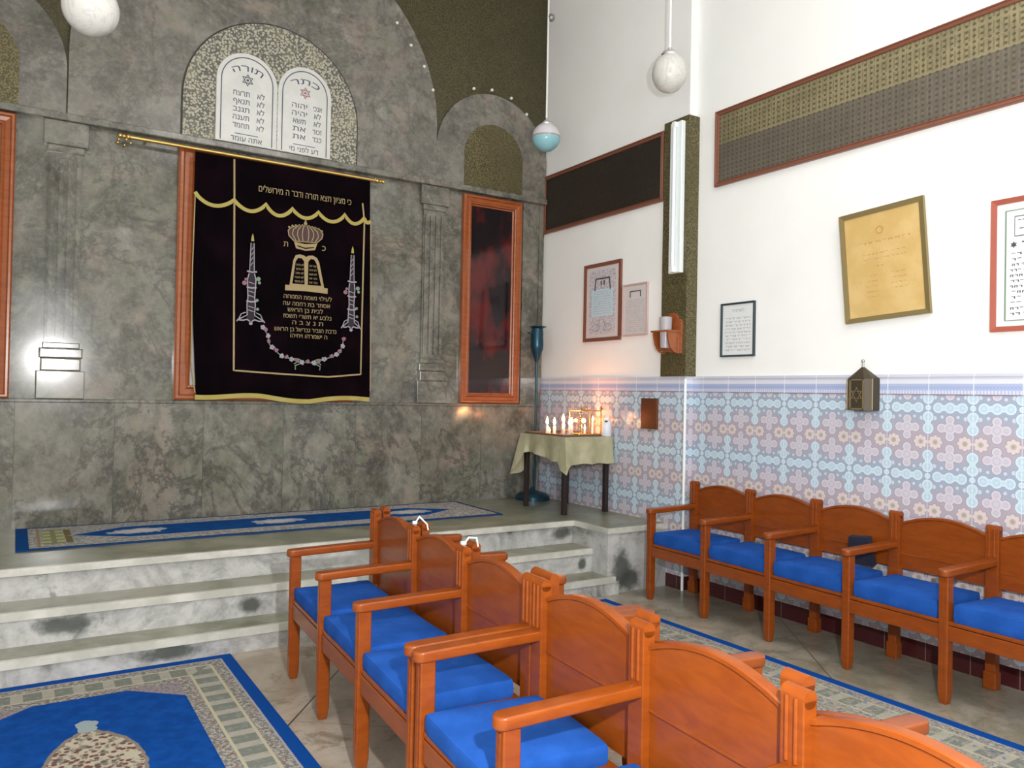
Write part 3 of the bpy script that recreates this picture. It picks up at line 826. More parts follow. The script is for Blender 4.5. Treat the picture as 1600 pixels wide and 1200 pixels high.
# embroidered candlesticks
def stick(cx, side, zoff=0, sc=1.0):
    q = B()
    Z = lambda z: z+zoff
    prism(q, CF, [(cx-.022, Z(2.43)), (cx+.022, Z(2.43)), (cx+.015, Z(2.65)), (cx-.015, Z(2.65))], .008, .011)
    prism(q, CF, [(cx-.030, Z(2.04)), (cx+.030, Z(2.04)), (cx+.034*sc, Z(2.16)), (cx+.030*sc, Z(2.22)), (cx+.034*sc, Z(2.36)), (cx+.022, Z(2.41)), (cx-.022, Z(2.41)), (cx-.034*sc, Z(2.36)), (cx-.028*sc, Z(2.22)), (cx-.034*sc, Z(2.16))], .008, .011)
    o = obj('candlestick', q, 'grey_metal', CU); o.data.materials[0] = MATS['stick_fill']
    q = B()
    for s in (-1, 1):
        ribbon(q, CF, [(cx+s*.018, Z(2.43)), (cx+s*.012, Z(2.65))], .006, .011)
        ribbon(q, CF, [(cx+s*.02, Z(2.41)), (cx+s*.033*sc, Z(2.36)), (cx+s*.026*sc, Z(2.22)), (cx+s*.032*sc, Z(2.16)), (cx+s*.028, Z(2.08)), (cx+s*.07*sc, Z(2.055)), (cx+s*.10*sc, Z(2.040))], .008, .011)
        ribbon(q, CF, [(cx, Z(2.025)), (cx+s*.03*sc, Z(2.045)), (cx+s*.06*sc, Z(2.035)), (cx+s*.10*sc, Z(2.038)), (cx+s*.108*sc, Z(2.025))], .010, .012)
        ribbon(q, CF, [(cx+s*.095*sc, Z(2.04)), (cx+s*.075*sc, Z(2.085)), (cx+s*.04*sc, Z(2.10))], .007, .012)
    for z in (2.425, 2.30, 2.19): ribbon(q, CF, [(cx-.038, Z(z)), (cx, Z(z)-.006), (cx+.038, Z(z))], .012, .013)
    for z in (2.27, 2.235, 2.15, 2.12, 2.34): ribbon(q, CF, [(cx-.022, Z(z)), (cx+.022, Z(z)-.012)], .006, .012)
    for z in (2.47, 2.51, 2.55, 2.59): ribbon(q, CF, [(cx-.012, Z(z)), (cx+.008, Z(z)+.028)], .005, .012)
    blob(q, CF, cx, Z(2.015), .014, .012)
    obj('silver_outline', q, 'silver_thread', o)
    q = B(); prism(q, CF, [(cx-.012, Z(2.665)), (cx+.012, Z(2.665)), (cx+.008, Z(2.70)), (cx, Z(2.725)), (cx-.008, Z(2.70))], .010, .013); obj('flame', q, 'gold_thread', o)
    q = B()
    for da, dz, r in ((side*.052, 2.37, .017), (side*.060, 2.34, .012), (side*.045, 2.20, .012), (side*.05, 2.13, .012)): blob(q, CF, cx+da, Z(dz), r, .011)
    obj('flowers', q, 'green_thread', o)
    q = B(); blob(q, CF, cx-side*.055, Z(2.33), .018, .011); blob(q, CF, cx-side*.045, Z(2.36), .011, .011); obj('rose_flowers', q, 'rose_thread', o)
stick(1.560, 1); stick(2.388, 1, -.003, .80)
# garland
gar = [(1.656, 1.989), (1.675, 1.965), (1.700, 1.925), (1.702, 1.875), (1.730, 1.835), (1.765, 1.805), (1.809, 1.769), (1.850, 1.755), (1.890, 1.745), (1.935, 1.730), (1.975, 1.722), (2.025, 1.724), (2.075, 1.722), (2.115, 1.732), (2.162, 1.756), (2.227, 1.777), (2.265, 1.800), (2.295, 1.820), (2.318, 1.873), (2.325, 1.925)]
q = B(); ribbon(q, CF, gar, .007, .004, cf=fold)
for s in (-1, 1):
    for k in range(3):
        ribbon(q, CF, [(2.025+s*.03, 1.728), (2.025+s*(.08+.012*k), 1.75-.028*k), (2.025+s*(.125-.012*k), 1.752-.045*k)], .008, .006+.001*k)
g_ = obj('garland', q, 'green_thread', CU)
q = B(); rr = random.Random(3)
for i, (a, z) in enumerate(gar):
    if i % 2 == 0: 
        for k in range(5): blob(q, CF, a+.012*math.cos(k*1.257)+rr.uniform(-.004, .004), z+.012*math.sin(k*1.257), .009, .011+k*.0003, n=8)
obj('blossoms', q, 'silver_thread', g_)
q = B()
for i, (a, z) in enumerate(gar):
    if i % 2 == 1:
        for k in range(5): blob(q, CF, a+.010*math.cos(k*1.257+.5)+rr.uniform(-.004, .004), z+.010*math.sin(k*1.257+.5)+.008, .008, .012+k*.0003, n=8)
obj('rose_blossoms', q, 'rose_thread', g_)

# ================================================================== PENDANT GLOBES
def globe(x, y, z, r, m, lab, ball=None, sy=1.0, grp=None):
    e = empty('pendant_lamp', (x, y, z), 0, lab, 'pendant lamp')
    q = B(); t = bmesh.new(); bmesh.ops.create_uvsphere(t, u_segments=40, v_segments=24, radius=r); merge(q, t, Matrix.Diagonal((1, 1, sy, 1)))
    obj('globe', q, m, e, smooth=True, local=True)
    q = B(); lathe(q, (0, 0, 0), [(r*.48, r*sy*.86), (r*.50, r*sy*.93), (r*.42, r*sy+.012), (r*.16, r*sy+.03), (.012, r*sy+.045)], 28); obj('cap', q, 'chrome', e, smooth=True, local=True)
    q = B(); cyl(q, (0, 0, r*sy+.04), (0, 0, ZC-z), .0085, n=10); obj('stem', q, 'white_paint', e, local=True)
    q = B(); lathe(q, (0, 0, ZC-z-.06), [(.02, 0), (.05, .02), (.06, .06)], 20); obj('ceiling_rose', q, 'white_paint', e, local=True)
    if ball: q = B(); sphere(q, (.03, 0, ball-z), .035, n=16); obj('cord_ball', q, 'grey_metal', e, local=True, smooth=True)
globe(.275, 4.42, 3.37, .130, 'globe_glass', 'white marbled glass globe lamp hanging in front of the grey marble wall at left')
globe(4.01, 4.27, 3.875, .128, 'globe_glass', 'white marbled glass globe lamp with silver cap hanging before the right wall', sy=1.12)
globe(4.02, 5.87, 3.83, .128, 'globe_two_tone', 'globe lamp with white top and pale blue lower half, hanging by the wall corner', ball=4.93)

# ================================================================== RIGHT WALL THINGS
# tube lamp
e = empty('tube_lamp', (XF-.035, 4.54, 2.47), 0, 'vertical white tube lamp mounted on the mosaic pillar', 'wall lamp')
q = B(); box(q, XF-.075, XF-.035, 4.475, 4.605, 2.47, 3.66, .006); obj('housing', q, 'white_enamel', e)
q = B(); cyl(q, (XF-.092, 4.54, 2.52), (XF-.092, 4.54, 3.61), .014, n=16); obj('tube', q, 'white_enamel', e, smooth=True)
for z0, z1 in ((2.475, 2.52), (3.61, 3.655)):
    q = B(); box(q, XF-.108, XF-.075, 4.522, 4.558, z0, z1, .003); obj('lamp_holder', q, 'white_paint', e)
# pictures
def picture(name, F, a0, a1, b0, b1, w, fm, pm, lab, cat, content=None, tilt=0, lean=.0, glass=False):
    ca, cb = (a0+a1)/2, (b0+b1)/2
    F2 = F
    if tilt or lean:
        c, s = math.cos(tilt), math.sin(tilt)
        cen = F(ca, cb, 0); A = F.a*c+F.b*s; Bv = -F.a*s+F.b*c
        Bv = (Bv*math.cos(lean)+F.c*math.sin(lean)); Cv = A.cross(Bv)
        if Cv.dot(F.c) < 0: Cv = -Cv
        o_ = cen-A*ca-Bv*cb+F.c*(abs(math.sin(lean))*(b1-b0)/2+.004)
        F2 = Frame(o_, A, Bv, Cv)
    e = empty(name, F2(ca, b0, .002), 0, lab, cat)
    q = B(); ring(q, F2, rp(a0, a1, b0, b1), rp(a0+w, a1-w, b0+w, b1-w), .002, .024, .006); obj('frame', q, fm, e)
    q = B(); rect(q, F2, a0+w*.8, a1-w*.8, b0+w*.8, b1-w*.8, .002, .012); obj('sheet', q, pm, e)
    if content: content(F2, e, a0+w, a1-w, b0+w, b1-w, .0122)
def lines(q, F, a0, a1, top, bot, n, c, h=.35, r=None, seg=7):
    r = r or random.Random(11)
    dz = (top-bot)/n
    for i in range(n):
        z = top-(i+.5)*dz; a = a0+r.uniform(0, .05)*(a1-a0)
        while a < a1:
            w = r.uniform(.6, 1.5)*(a1-a0)/seg
            e_ = min(a+w, a1)
            m = max(2, int((e_-a)/(dz*.7)))
            for k in range(m):
                x0 = a+(e_-a)*k/m; x1 = x0+(e_-a)/m*.72
                rect(q, F, x0, x1, z+dz*h*.25, z+dz*h*.5, c, c+.0008)
                if r.random() < .7: rect(q, F, x1-(x1-x0)*.3, x1, z-dz*h*.5, z+dz*h*.3, c, c+.0008)
                if r.random() < .4: rect(q, F, x0, x0+(x1-x0)*.3, z-dz*h*.5, z+dz*h*.2, c, c+.0008)
            a = e_+(a1-a0)*.025
def c_ornate(F, e, a0, a1, b0, b1, c):
    W_, H_ = a1-a0, b1-b0
    q = B(); rect(q, F, a0+W_*.09, a1-W_*.09, b0+H_*.05, b1-H_*.05, c, c+.001); obj('lace_print', q, 'paper_lace', e)
    q = B(); rect(q, F, a0+W_*.17, a1-W_*.17, b0+H_*.30, b0+H_*.68, c+.001, c+.002); obj('text_field', q, 'paper_blue', e)
    q = B(); z = b1-H_*.17
    ribbon(q, F, [(a0+W_*.30, z), (a1-W_*.28, z)], .012, c+.002); ribbon(q, F, [(a0+W_*.27, z-.105), (a0+W_*.30, z)], .012, c+.002); ribbon(q, F, [(a1-W_*.25, z-.105), (a1-W_*.28, z)], .012, c+.002)
    ribbon(q, F, [(a0+W_*.47, z-.02), (a0+W_*.47, z-.06)], .012, c+.002); ribbon(q, F, [(a0+W_*.56, z-.02), (a0+W_*.56, z-.06)], .012, c+.002)
    obj('gateway_drawing', q, 'ink', e)
    q = B(); lines(q, F, a0+W_*.22, a1-W_*.22, b0+H_*.66, b0+H_*.32, 10, c+.002, .4); 
    for s in (-1, 1):
        ribbon(q, F, [(a0+W_*(.5+s*.06), b0+H_*.26), (a0+W_*(.5+s*.12), b0+H_*.16), (a0+W_*(.5+s*.1), b0+H_*.08)], .008, c+.002)
        ribbon(q, F, [(a0+W_*(.5+s*(.18+.13*math.cos(t*.5))), b0+H_*(.14+.05*math.sin(t*.5))) for t in range(13)], .006, c+.002)
    obj('fine_print', q, 'soft_ink', e)
def c_small(F, e, a0, a1, b0, b1, c):
    W_, H_ = a1-a0, b1-b0; q = B(); z = b1-H_*.12
    ribbon(q, F, [(a0+W_*.27, z), (a1-W_*.27, z)], .008, c); ribbon(q, F, [(a0+W_*.27, z-.05), (a0+W_*.27, z)], .008, c); ribbon(q, F, [(a1-W_*.27, z-.05), (a1-W_*.27, z)], .008, c)
    obj('gateway_drawing', q, 'ink', e)
    q = B(); lines(q, F, a0+W_*.06, a1-W_*.06, b1-H_*.28, b0+H_*.04, 16, c, .45); obj('fine_print', q, 'soft_ink', e)
def c_grey(F, e, a0, a1, b0, b1, c):
    W_, H_ = a1-a0, b1-b0; q = B(); lines(q, F, a0+W_*.3, a1-W_*.3, b1-H_*.08, b1-H_*.17, 1, c, .6)
    lines(q, F, a0+W_*.08, a1-W_*.08, b1-H_*.24, b0+H_*.06, 10, c, .5, seg=5); obj('fine_print', q, 'soft_ink', e)
def c_yellow(F, e, a0, a1, b0, b1, c):
    W_, H_ = a1-a0, b1-b0; q = B(); r = random.Random(5)
    ribbon(q, F, [((a0+a1)/2-.01+.022*math.cos(t*.6), b1-H_*.17+.022*math.sin(t*.6)) for t in range(12)], .006, c)
    lines(q, F, a0+W_*.17, a1-W_*.13, b1-H_*.25, b1-H_*.31, 1, c, .35)
    lines(q, F, a0+W_*.22, a1-W_*.2, b1-H_*.37, b1-H_*.47, 2, c, .25, seg=3)
    lines(q, F, a0+W_*.36, a1-W_*.48, b1-H_*.50, b1-H_*.54, 1, c, .35, seg=2)
    lines(q, F, a0+W_*.25, a0+W_*.42, b1-H_*.58, b0+H_*.16, 5, c, .22, seg=2); lines(q, F, a0+W_*.58, a0+W_*.8, b1-H_*.58, b0+H_*.22, 4, c, .22, seg=2)
    obj('faded_writing', q, 'rust_ink', e)
def c_doc(F, e, a0, a1, b0, b1, c):
    W_ = a1-a0; q = B()
    ribbon(q, F, [(a0+.045, b0+.03), (a1-.045, b0+.03), (a1-.045, b1-.04), (a0+.045, b1-.04)], .008, c, True)
    obj('green_border', q, 'green_thread', e)
    q = B(); ribbon(q, F, [(a0+.09, b1-.18), (a1-.09, b1-.18), (a1-.09, b1-.075), (a0+.09, b1-.075)], .004, c, True)
    lines(q, F, a0+.10, a1-.10, b1-.08, b1-.17, 2, c, .4)
    for s, sz in ((a0+.085, .018), (a1-.085, .018)):
        for f in (1, -1): prism(q, F, [(s+sz*math.sin(2*PI*k/3), b1-.225+f*sz*math.cos(2*PI*k/3)) for k in range(3)], c, c+.001+.0003*f)
    lines(q, F, a0+.12, a1-.12, b1-.205, b1-.245, 1, c, .7, seg=4)
    lines(q, F, a0+.065, a1-.065, b1-.26, b0+.05, 12, c, .42, seg=6); obj('fine_print', q, 'ink', e)
picture('framed_print', FF, -5.762, -5.245, 1.985, 2.685, .032, 'picture_wood', 'paper_grey', 'larger ornate print in an orange-brown frame with pale blue centre, left of the lamp pillar', 'picture', c_ornate)
picture('framed_print', FF, -5.215, -4.905, 2.010, 2.450, .014, 'pale_frame', 'paper_grey', 'smaller pale pinkish framed sheet beside the larger ornate orange-framed print', 'picture', c_small)
picture('framed_notice', FN, -4.172, -3.855, 1.805, 2.205, .014, 'dark_frame', 'paper_white', 'small thin dark-framed printed notice just above the tiles, right of the pillar', 'picture', c_grey)
picture('framed_certificate', FN, -3.133, -2.580, 2.000, 2.690, .030, 'gilt_frame', 'aged_paper', 'yellowed certificate in a dull gilt frame hanging crooked on the white wall', 'picture', c_yellow, tilt=math.radians(3.2), lean=math.radians(2.5))
picture('framed_scripture', FN, -2.235, -1.72, 1.885, 2.600, .028, 'red_frame', 'paper_white', 'white lettered sheet in a red frame at the right edge of the photo', 'picture', c_doc)
# wooden wall bracket and cup
e = empty('wall_bracket', (XF-.035, 4.57, 1.84), 0, 'small red-brown wooden bracket shelf with arched back on the mosaic pillar', 'wall bracket')
FB = Frame((XF-.035, 0, 0), (0, -1, 0), (0, 0, 1), (-1, 0, 0))
q = B(); prism(q, FB, [(-4.675, 1.86), (-4.475, 1.84), (-4.468, 2.085), (-4.485, 2.11), (-4.512, 2.118)]+[(-4.575+.060*math.cos(PI*k/10), 2.118+.045*math.sin(PI*k/10)) for k in range(1, 10)]+[(-4.638, 2.118), (-4.665, 2.11), (-4.68, 2.09)], 0, .018, .003); obj('back_board', q, 'frame_wood', e)
q = B(); box(q, XF-.185, XF-.170, 4.475, 4.675, 2.004, 2.018, .002); box(q, XF-.172, XF-.052, 4.475, 4.512, 2.004, 2.018, .002); box(q, XF-.172, XF-.052, 4.638, 4.675, 2.004, 2.018, .002); box(q, XF-.066, XF-.053, 4.51, 4.64, 2.004, 2.018)
obj('shelf', q, 'frame_wood', e)
q = B()
ns = 14
for (ya, yb) in ((4.490, 4.502), (4.648, 4.660)):
    t = bmesh.new(); pr = [(0, 2.005), (.125, 2.005), (.118, 1.96), (.105, 1.91), (.085, 1.875), (.05, 1.848), (0, 1.835)]
    lo = [t.verts.new((XF-.052-p, ya, z)) for p, z in pr]; hi = [t.verts.new((XF-.052-p, yb, z)) for p, z in pr]
    t.faces.new(lo); t.faces.new(hi[::-1])
    for i in range(len(pr)): t.faces.new((lo[i], lo[(i+1) % 7], hi[(i+1) % 7], hi[i]))
    merge(q, t)
box(q, XF-.13, XF-.052, 4.502, 4.648, 1.868, 1.880)
obj('cup_holder', q, 'frame_wood', e)
e = empty('plastic_beaker', (XF-.118, 4.575, 1.881), 0, 'tall translucent plastic beaker sitting in the wooden bracket on the pillar', 'beaker')
q = B(); lathe(q, (XF-.118, 4.575, 1.881), [(.040, 0), (.050, .243), (.0475, .243), (.038, .004)], 28); obj('beaker_body', q, 'cup_plastic', e, smooth=True)
q = B(); ribbon(q, Frame((XF-.118, 4.575, 0), (0, -1, 0), (0, 0, 1), (-1, 0, 0)), [(-.01, 2.022), (.012, 2.08)], .004, .03); q.free()
# copper plate box on the tiles
e = empty('wall_box', (XF-.01, 4.85, 1.235), 0, 'small flat copper-brown box fixed to the tiles between candle table and benches', 'wall box')
q = B(); box(q, XF-.032, XF-.010, 4.755, 4.945, 1.235, 1.485, .004); obj('box_body', q, 'copper_plate', e)
q = B(); rect(q, FF, -4.93, -4.77, 1.25, 1.47, .032, .035); obj('front_plate', q, 'copper_plate', e)
q = B(); sphere(q, (XF-.025, 4.85, 1.225), .012, n=12); obj('knob', q, 'lantern_brass', e)
# six-pointed star lantern
lx = XN-.013
e = empty('wall_lantern', (lx, 2.965, 1.44), 0, 'dark metal wall lantern with six-pointed star and pyramid roof on the tile border', 'lantern')
q = B(); hw = .085
foot = [(lx, 2.965+hw), (lx-.075, 2.965+hw), (lx-.105, 2.965+hw*.55), (lx-.105, 2.965-hw*.55), (lx-.075, 2.965-hw), (lx, 2.965-hw)]
lo = [q.verts.new((x, y, 1.44)) for x, y in foot]; hi = [q.verts.new((x, y, 1.635)) for x, y in foot]
q.faces.new(lo); q.faces.new(hi)
for i in range(6): q.faces.new((lo[i], lo[(i+1) % 6], hi[(i+1) % 6], hi[i]))
obj('body', q, 'lantern_metal', e)
q = B(); lo = [q.verts.new((x, y, 1.636)) for x, y in foot]; ap = q.verts.new((lx-.045, 2.965, 1.715)); q.faces.new(lo)
for i in range(6): q.faces.new((lo[i], lo[(i+1) % 6], ap))
obj('roof', q, 'lantern_metal', e)
q = B(); cyl(q, (lx-.045, 2.965, 1.705), (lx-.045, 2.965, 1.745), .007, n=10); sphere(q, (lx-.045, 2.965, 1.745), .011, n=10); obj('finial', q, 'grey_metal', e)
FL = Frame((lx-.105, 0, 0), (0, -1, 0), (0, 0, 1), (-1, 0, 0))
q = B(); 
for z in (1.448, 1.628): rect(q, FL, -2.965-hw*.55, -2.965+hw*.55, z-.005, z+.005, 0, .004)
for a in (-2.965-hw*.52, -2.965+hw*.52): rect(q, FL, a-.005, a+.005, 1.443, 1.633, 0, .004)
for i in (1, 4):
    x0, y0 = foot[i]; cyl(q, (x0, y0, 1.443), (x0, y0, 1.635), .004, n=8)
obj('edge_strips', q, 'lantern_brass', e)
q = B()
for f in (1, -1): ribbon(q, FL, [(-2.965+.038*math.sin(2*PI*k/3), 1.535+f*.044*math.cos(2*PI*k/3)) for k in range(3)], .007, .001+(.001 if f > 0 else 0), True)
obj('star', q, 'lantern_brass', e)

# ================================================================== CANDLE TABLE
TX0, TX1, TY0, TY1, TZ = 3.875, 4.385, 5.30, 5.96, 1.145
e = empty('side_table', (4.13, 5.63, H3), 0, 'small dark-legged table in the corner carrying the burning candles', 'table')
q = B(); box(q, TX0+.006, TX1-.006, TY0+.006, TY1-.006, TZ-.035, TZ-.005, .003); obj('tabletop', q, 'tray', e)
for x in (TX0+.03, TX1-.04):
    for y in (TY0+.035, TY1-.05):
        q = B(); box(q, x-.019, x+.019, y-.019, y+.019, H3, TZ-.035, .003); obj('leg', q, 'black_metal', e)
q = B()
for x in (TX0+.03, TX1-.04): box(q, x-.01, x+.01, TY0+.05, TY1-.06, TZ-.10, TZ-.035)
for y in (TY0+.035, TY1-.05): box(q, TX0+.04, TX1-.05, y-.01, y+.01, TZ-.10, TZ-.035)
obj('apron', q, 'black_metal', e)
# tablecloth: perimeter skirt with varying hem
cx, cy = (TX0+TX1)/2, (TY0+TY1)/2
per = []
def seg(p, r, n):
    for i in range(n): per.append((p[0]+(r[0]-p[0])*i/n, p[1]+(r[1]-p[1])*i/n))
cs = [(TX0, TY0), (TX1, TY0), (TX1, TY1), (TX0, TY1)]
for i in range(4): seg(cs[i], cs[(i+1) % 4], 26)
def hem(i):
    s, t = divmod(i, 26); t /= 26
    if s == 0: h = .915 - .085*math.exp(-t*22) + .004*math.sin(t*20)
    elif s == 1: h = .92
    elif s == 2: h = .95-.19*max(0, (t-.7)/.3)
    else:
        h = .775 + .21*min(1, t/.16) if t < .30 else .985-.06*(t-.30)/.6
        if t > .88: h = .943-.113*(t-.88)/.12
    return h
q = B(); R = []; NR = 12
for layer in (0, 1):
    rows = []
    for j in range(NR+1):
        row = []
        for i, (x, y) in enumerate(per):
            s, t = divmod(i, 26); t /= 26
            f = j/NR; z = TZ+.004+(hem(i)-TZ)*f
            d = Vector((x-cx, y-cy, 0)); nrm = [Vector((0, -1, 0)), Vector((1, 0, 0)), Vector((0, 1, 0)), Vector((-1, 0, 0))][s]
            corner = max(0, 1-min(t, 1-t)/.10)
            nn = nrm*(1-corner*.3)+d.normalized()*corner*.5
            amp = .004+.022*f
            o_ = amp*(.5+.5*math.sin(i*.62+s))+(.035*corner*f)+.004
            if s == 1: o_ = min(o_, .006)
            if s == 3 and t < .16: o_ += .03*f
            v = Vector((x, y, z))+nn*(o_-layer*.003)
            v.x = min(v.x, XF-.014)
            row.append(q.verts.new(v))
        rows.append(row)
    R.append(rows); n = len(per)
    for j in range(NR):
        for i in range(n): q.faces.new((rows[j][i], rows[j][(i+1) % n], rows[j+1][(i+1) % n], rows[j+1][i]))
    q.faces.new(rows[0])
for i in range(n): q.faces.new((R[0][-1][i], R[0][-1][(i+1) % n], R[1][-1][(i+1) % n], R[1][-1][i]))
obj('tablecloth', q, 'table_cloth', loc=(cx, cy, TZ), label='yellow-beige cloth draped over the candle table, one corner hanging low', cat='tablecloth', smooth=True)
ZT = TZ+.0045
e = empty('candle_tray', (4.13, 5.62, ZT), 0, 'flat brown tray under the candles on the cloth-covered table', 'tray')
q = B(); box(q, 3.885, 4.37, 5.345, 5.92, ZT, ZT+.006); obj('tray_base', q, 'tray', e)
q = B()
for bx in ((3.885, 4.37, 5.345, 5.353), (3.885, 4.37, 5.912, 5.92), (3.885, 3.893, 5.345, 5.92), (4.362, 4.37, 5.345, 5.92)): box(q, *bx, ZT+.006, ZT+.016)
obj('rim', q, 'tray', e)
ZT += .0065
def flame(q, x, y, z, s):
    lathe(q, (x, y, z), [(.002, 0), (.008*s, .010*s), (.0105*s, .020*s), (.0075*s, .036*s), (.003*s, .050*s), (.0005, .057*s)], 16)
cands = [(3.945, 5.66, .075, 1.25, 'candle in a glass, leftmost of the burning candles on the corner table'),
         (3.995, 5.62, .070, 1.25, 'candle in a glass burning right beside the leftmost candle on the table'),
         (3.915, 5.58, .010, .8, 'burnt-down candle stub, lowest flame at the left end of the table'),
         (3.985, 5.47, .055, 1.1, 'short burning candle in the middle of the row, lower flame than its neighbours'),
         (4.075, 5.60, .095, 1.35, 'tallest burning candle in the middle of the table'),
         (4.020, 5.43, .070, 1.3, 'candle with a broad flame just in front of the tallest one'),
         (4.085, 5.49, .085, 1.05, 'slim burning candle just left of the brass-framed glass case')]
for k, (x, y, h, s, lab) in enumerate(cands):
    e = empty('candle', (x, y, ZT), 0, 'burning white ' + lab, 'candle', 'candles burning on the corner table')
    q = B(); lathe(q, (x, y, ZT), [(.013, 0), (.014, .004), (.012, h*.9), (.010, h), (.003, h-.002)], 18); obj('wax', q, 'wax', e, smooth=True)
    q = B(); cyl(q, (x, y, ZT+h-.003), (x, y, ZT+h+.010), .0012, n=6); obj('wick', q, 'ink', e)
    q = B(); flame(q, x, y, ZT+h+.006, s); obj('flame', q, 'flame_core' if s > 1 else 'flame', e, smooth=True)
    if h > .05:
        q = B(); lathe(q, (x, y, ZT), [(.021, .0005), (.024, .05), (.0225, .05), (.0195, .003)], 20); obj('glass', q, 'clear_glass', e, smooth=True)
for (x, y, z, en) in ((3.97, 5.58, ZT+.15, 3.2), (4.05, 5.52, ZT+.17, 4.5), (4.22, 5.5, ZT+.12, 4.5)):
    light('candle_glow', 'POINT', (x, y, z), en*.8, (1, .30, .10), .02)
# brass and glass case
e = empty('glass_case', (4.225, 5.47, ZT), 0, 'brass-framed glass case with finials, glowing with candlelight on the table', 'glass case')
cx0, cx1, cy0, cy1, ch = 4.115, 4.335, 5.40, 5.56, .215
q = B()
for x in (cx0, cx1):
    for y in (cy0, cy1): cyl(q, (x, y, ZT), (x, y, ZT+ch), .006, n=10)
for z in (ZT+.006, ZT+ch-.006):
    for y in (cy0, cy1): cyl(q, (cx0, y, z), (cx1, y, z), .005, n=8)
    for x in (cx0, cx1): cyl(q, (x, cy0, z), (x, cy1, z), .005, n=8)
obj('brass_frame', q, 'brass', e)
for yy in (cy0+.002, cy1-.004):
    q = B(); box(q, cx0+.006, cx1-.006, yy, yy+.002, ZT+.01, ZT+ch-.01); obj('pane', q, 'clear_glass', e)
for x, y in ((cx0, cy0), (cx1-.04, cy1), (cx1, cy0)):
    q = B(); sphere(q, (x, y, ZT+ch+.012), .014, n=12); sphere(q, (x, y, ZT+ch+.032), .008, n=10); obj('finial', q, 'lantern_brass', e)
q = B()
for k in range(9): sphere(q, (cx0-.012+.003*math.sin(k*2), cy0-.012, ZT+ch-.02-k*.02), .009, (1, .6, 1), 8)
obj('chain', q, 'lantern_brass', e)
inner = [(4.17, 5.47, .05, 'left'), (4.235, 5.50, .035, 'middle'), (4.30, 5.47, .11, 'right')]
for x, y, h, wd in inner:
    e = empty('candle', (x, y, ZT), 0, f'small amber candle burning inside the glass case, {wd} of three', 'candle', 'candles inside the glass case')
    q = B(); cyl(q, (x, y, ZT), (x, y, ZT+h), .010, n=14); obj('wax', q, 'wax', e)
    q = B(); flame(q, x, y, ZT+h+.002, .95); obj('flame', q, 'flame', e, smooth=True)
e = empty('plastic_bottle', (4.345, 5.325, TZ+.005), 0, 'small white plastic bottle at the right end of the candle table', 'bottle')
q = B(); lathe(q, (4.335, 5.322, TZ+.005), [(.040, 0), (.043, .006), (.043, .105), (.036, .125), (.022, .135), (.022, .145)], 28)
obj('bottle_body', q, 'plastic_white', e, smooth=True)
q = B(); lathe(q, (4.335, 5.322, TZ+.146), [(.024, 0), (.024, .018), (.020, .022)], 20); obj('cap', q, 'white_paint', e)
q = B(); box(q, 4.293, 4.318, 5.286, 5.296, TZ+.128, TZ+.140, .002); obj('nozzle', q, 'ink', e)

# standing torch lamp behind the table
tx, ty = 4.262, 6.28
e = empty('torch_lamp', (tx, ty, H3), 0, 'tall blue-green metal torch-shaped floor lamp in the corner behind the candle table', 'floor lamp')
q = B(); lathe(q, (tx-.055, ty-.02, H3), [(.165, 0), (.165, .035), (.13, .065), (.03, .09), (.014, .12)], 36); obj('base', q, 'torch_metal', e, smooth=True)
q = B(); cyl(q, (tx-.02, ty, H3+.10), (tx-.035, ty-.02, 1.82), .0115, n=14); obj('pole', q, 'torch_metal', e, smooth=True)
q = B(); lathe(q, (tx-.035, ty-.02, 1.80), [(.012, 0), (.022, .03), (.058, .13), (.062, .17), (.058, .30), (.052, .33)], 28); obj('torch_head', q, 'torch_metal', e, smooth=True)
q = B(); lathe(q, (tx-.025, ty-.02, 2.145), [(.03, -.02), (.078, .0), (.080, .006), (.02, .012)], 28); box(q, tx-.135, tx-.07, ty-.035, ty-.005, 2.075, 2.092, .003); obj('drip_cap', q, 'torch_metal', e)

# ================================================================== CARPETS
def carpet(name, cx, cy, hx, hy, z, m, lab, rz=0):
    q = B(); n = 40
    box(q, -hx, hx, -hy, hy, 0, .009, .003)
    o = obj(name, q, m, label=lab, cat='carpet'); o.location = (cx, cy, z); o.rotation_euler = (0, 0, rz)
carpet('patterned_carpet', .30, 3.512, .76, 1.08, .0005, 'carpet_big', 'bright blue medallion carpet with patterned border on the floor below the steps, at lower left')
carpet('carpet_runner', 1.735, 5.975, 1.71, .42, H3+.0005, 'carpet_runner', 'long narrow blue runner lying on the raised platform beneath the curtain')
carpet('patterned_carpet', 3.02, 2.46, .72, 2.05, .0005, 'carpet_side', 'blue-edged carpet between the middle benches and the right wall', math.radians(1.0))

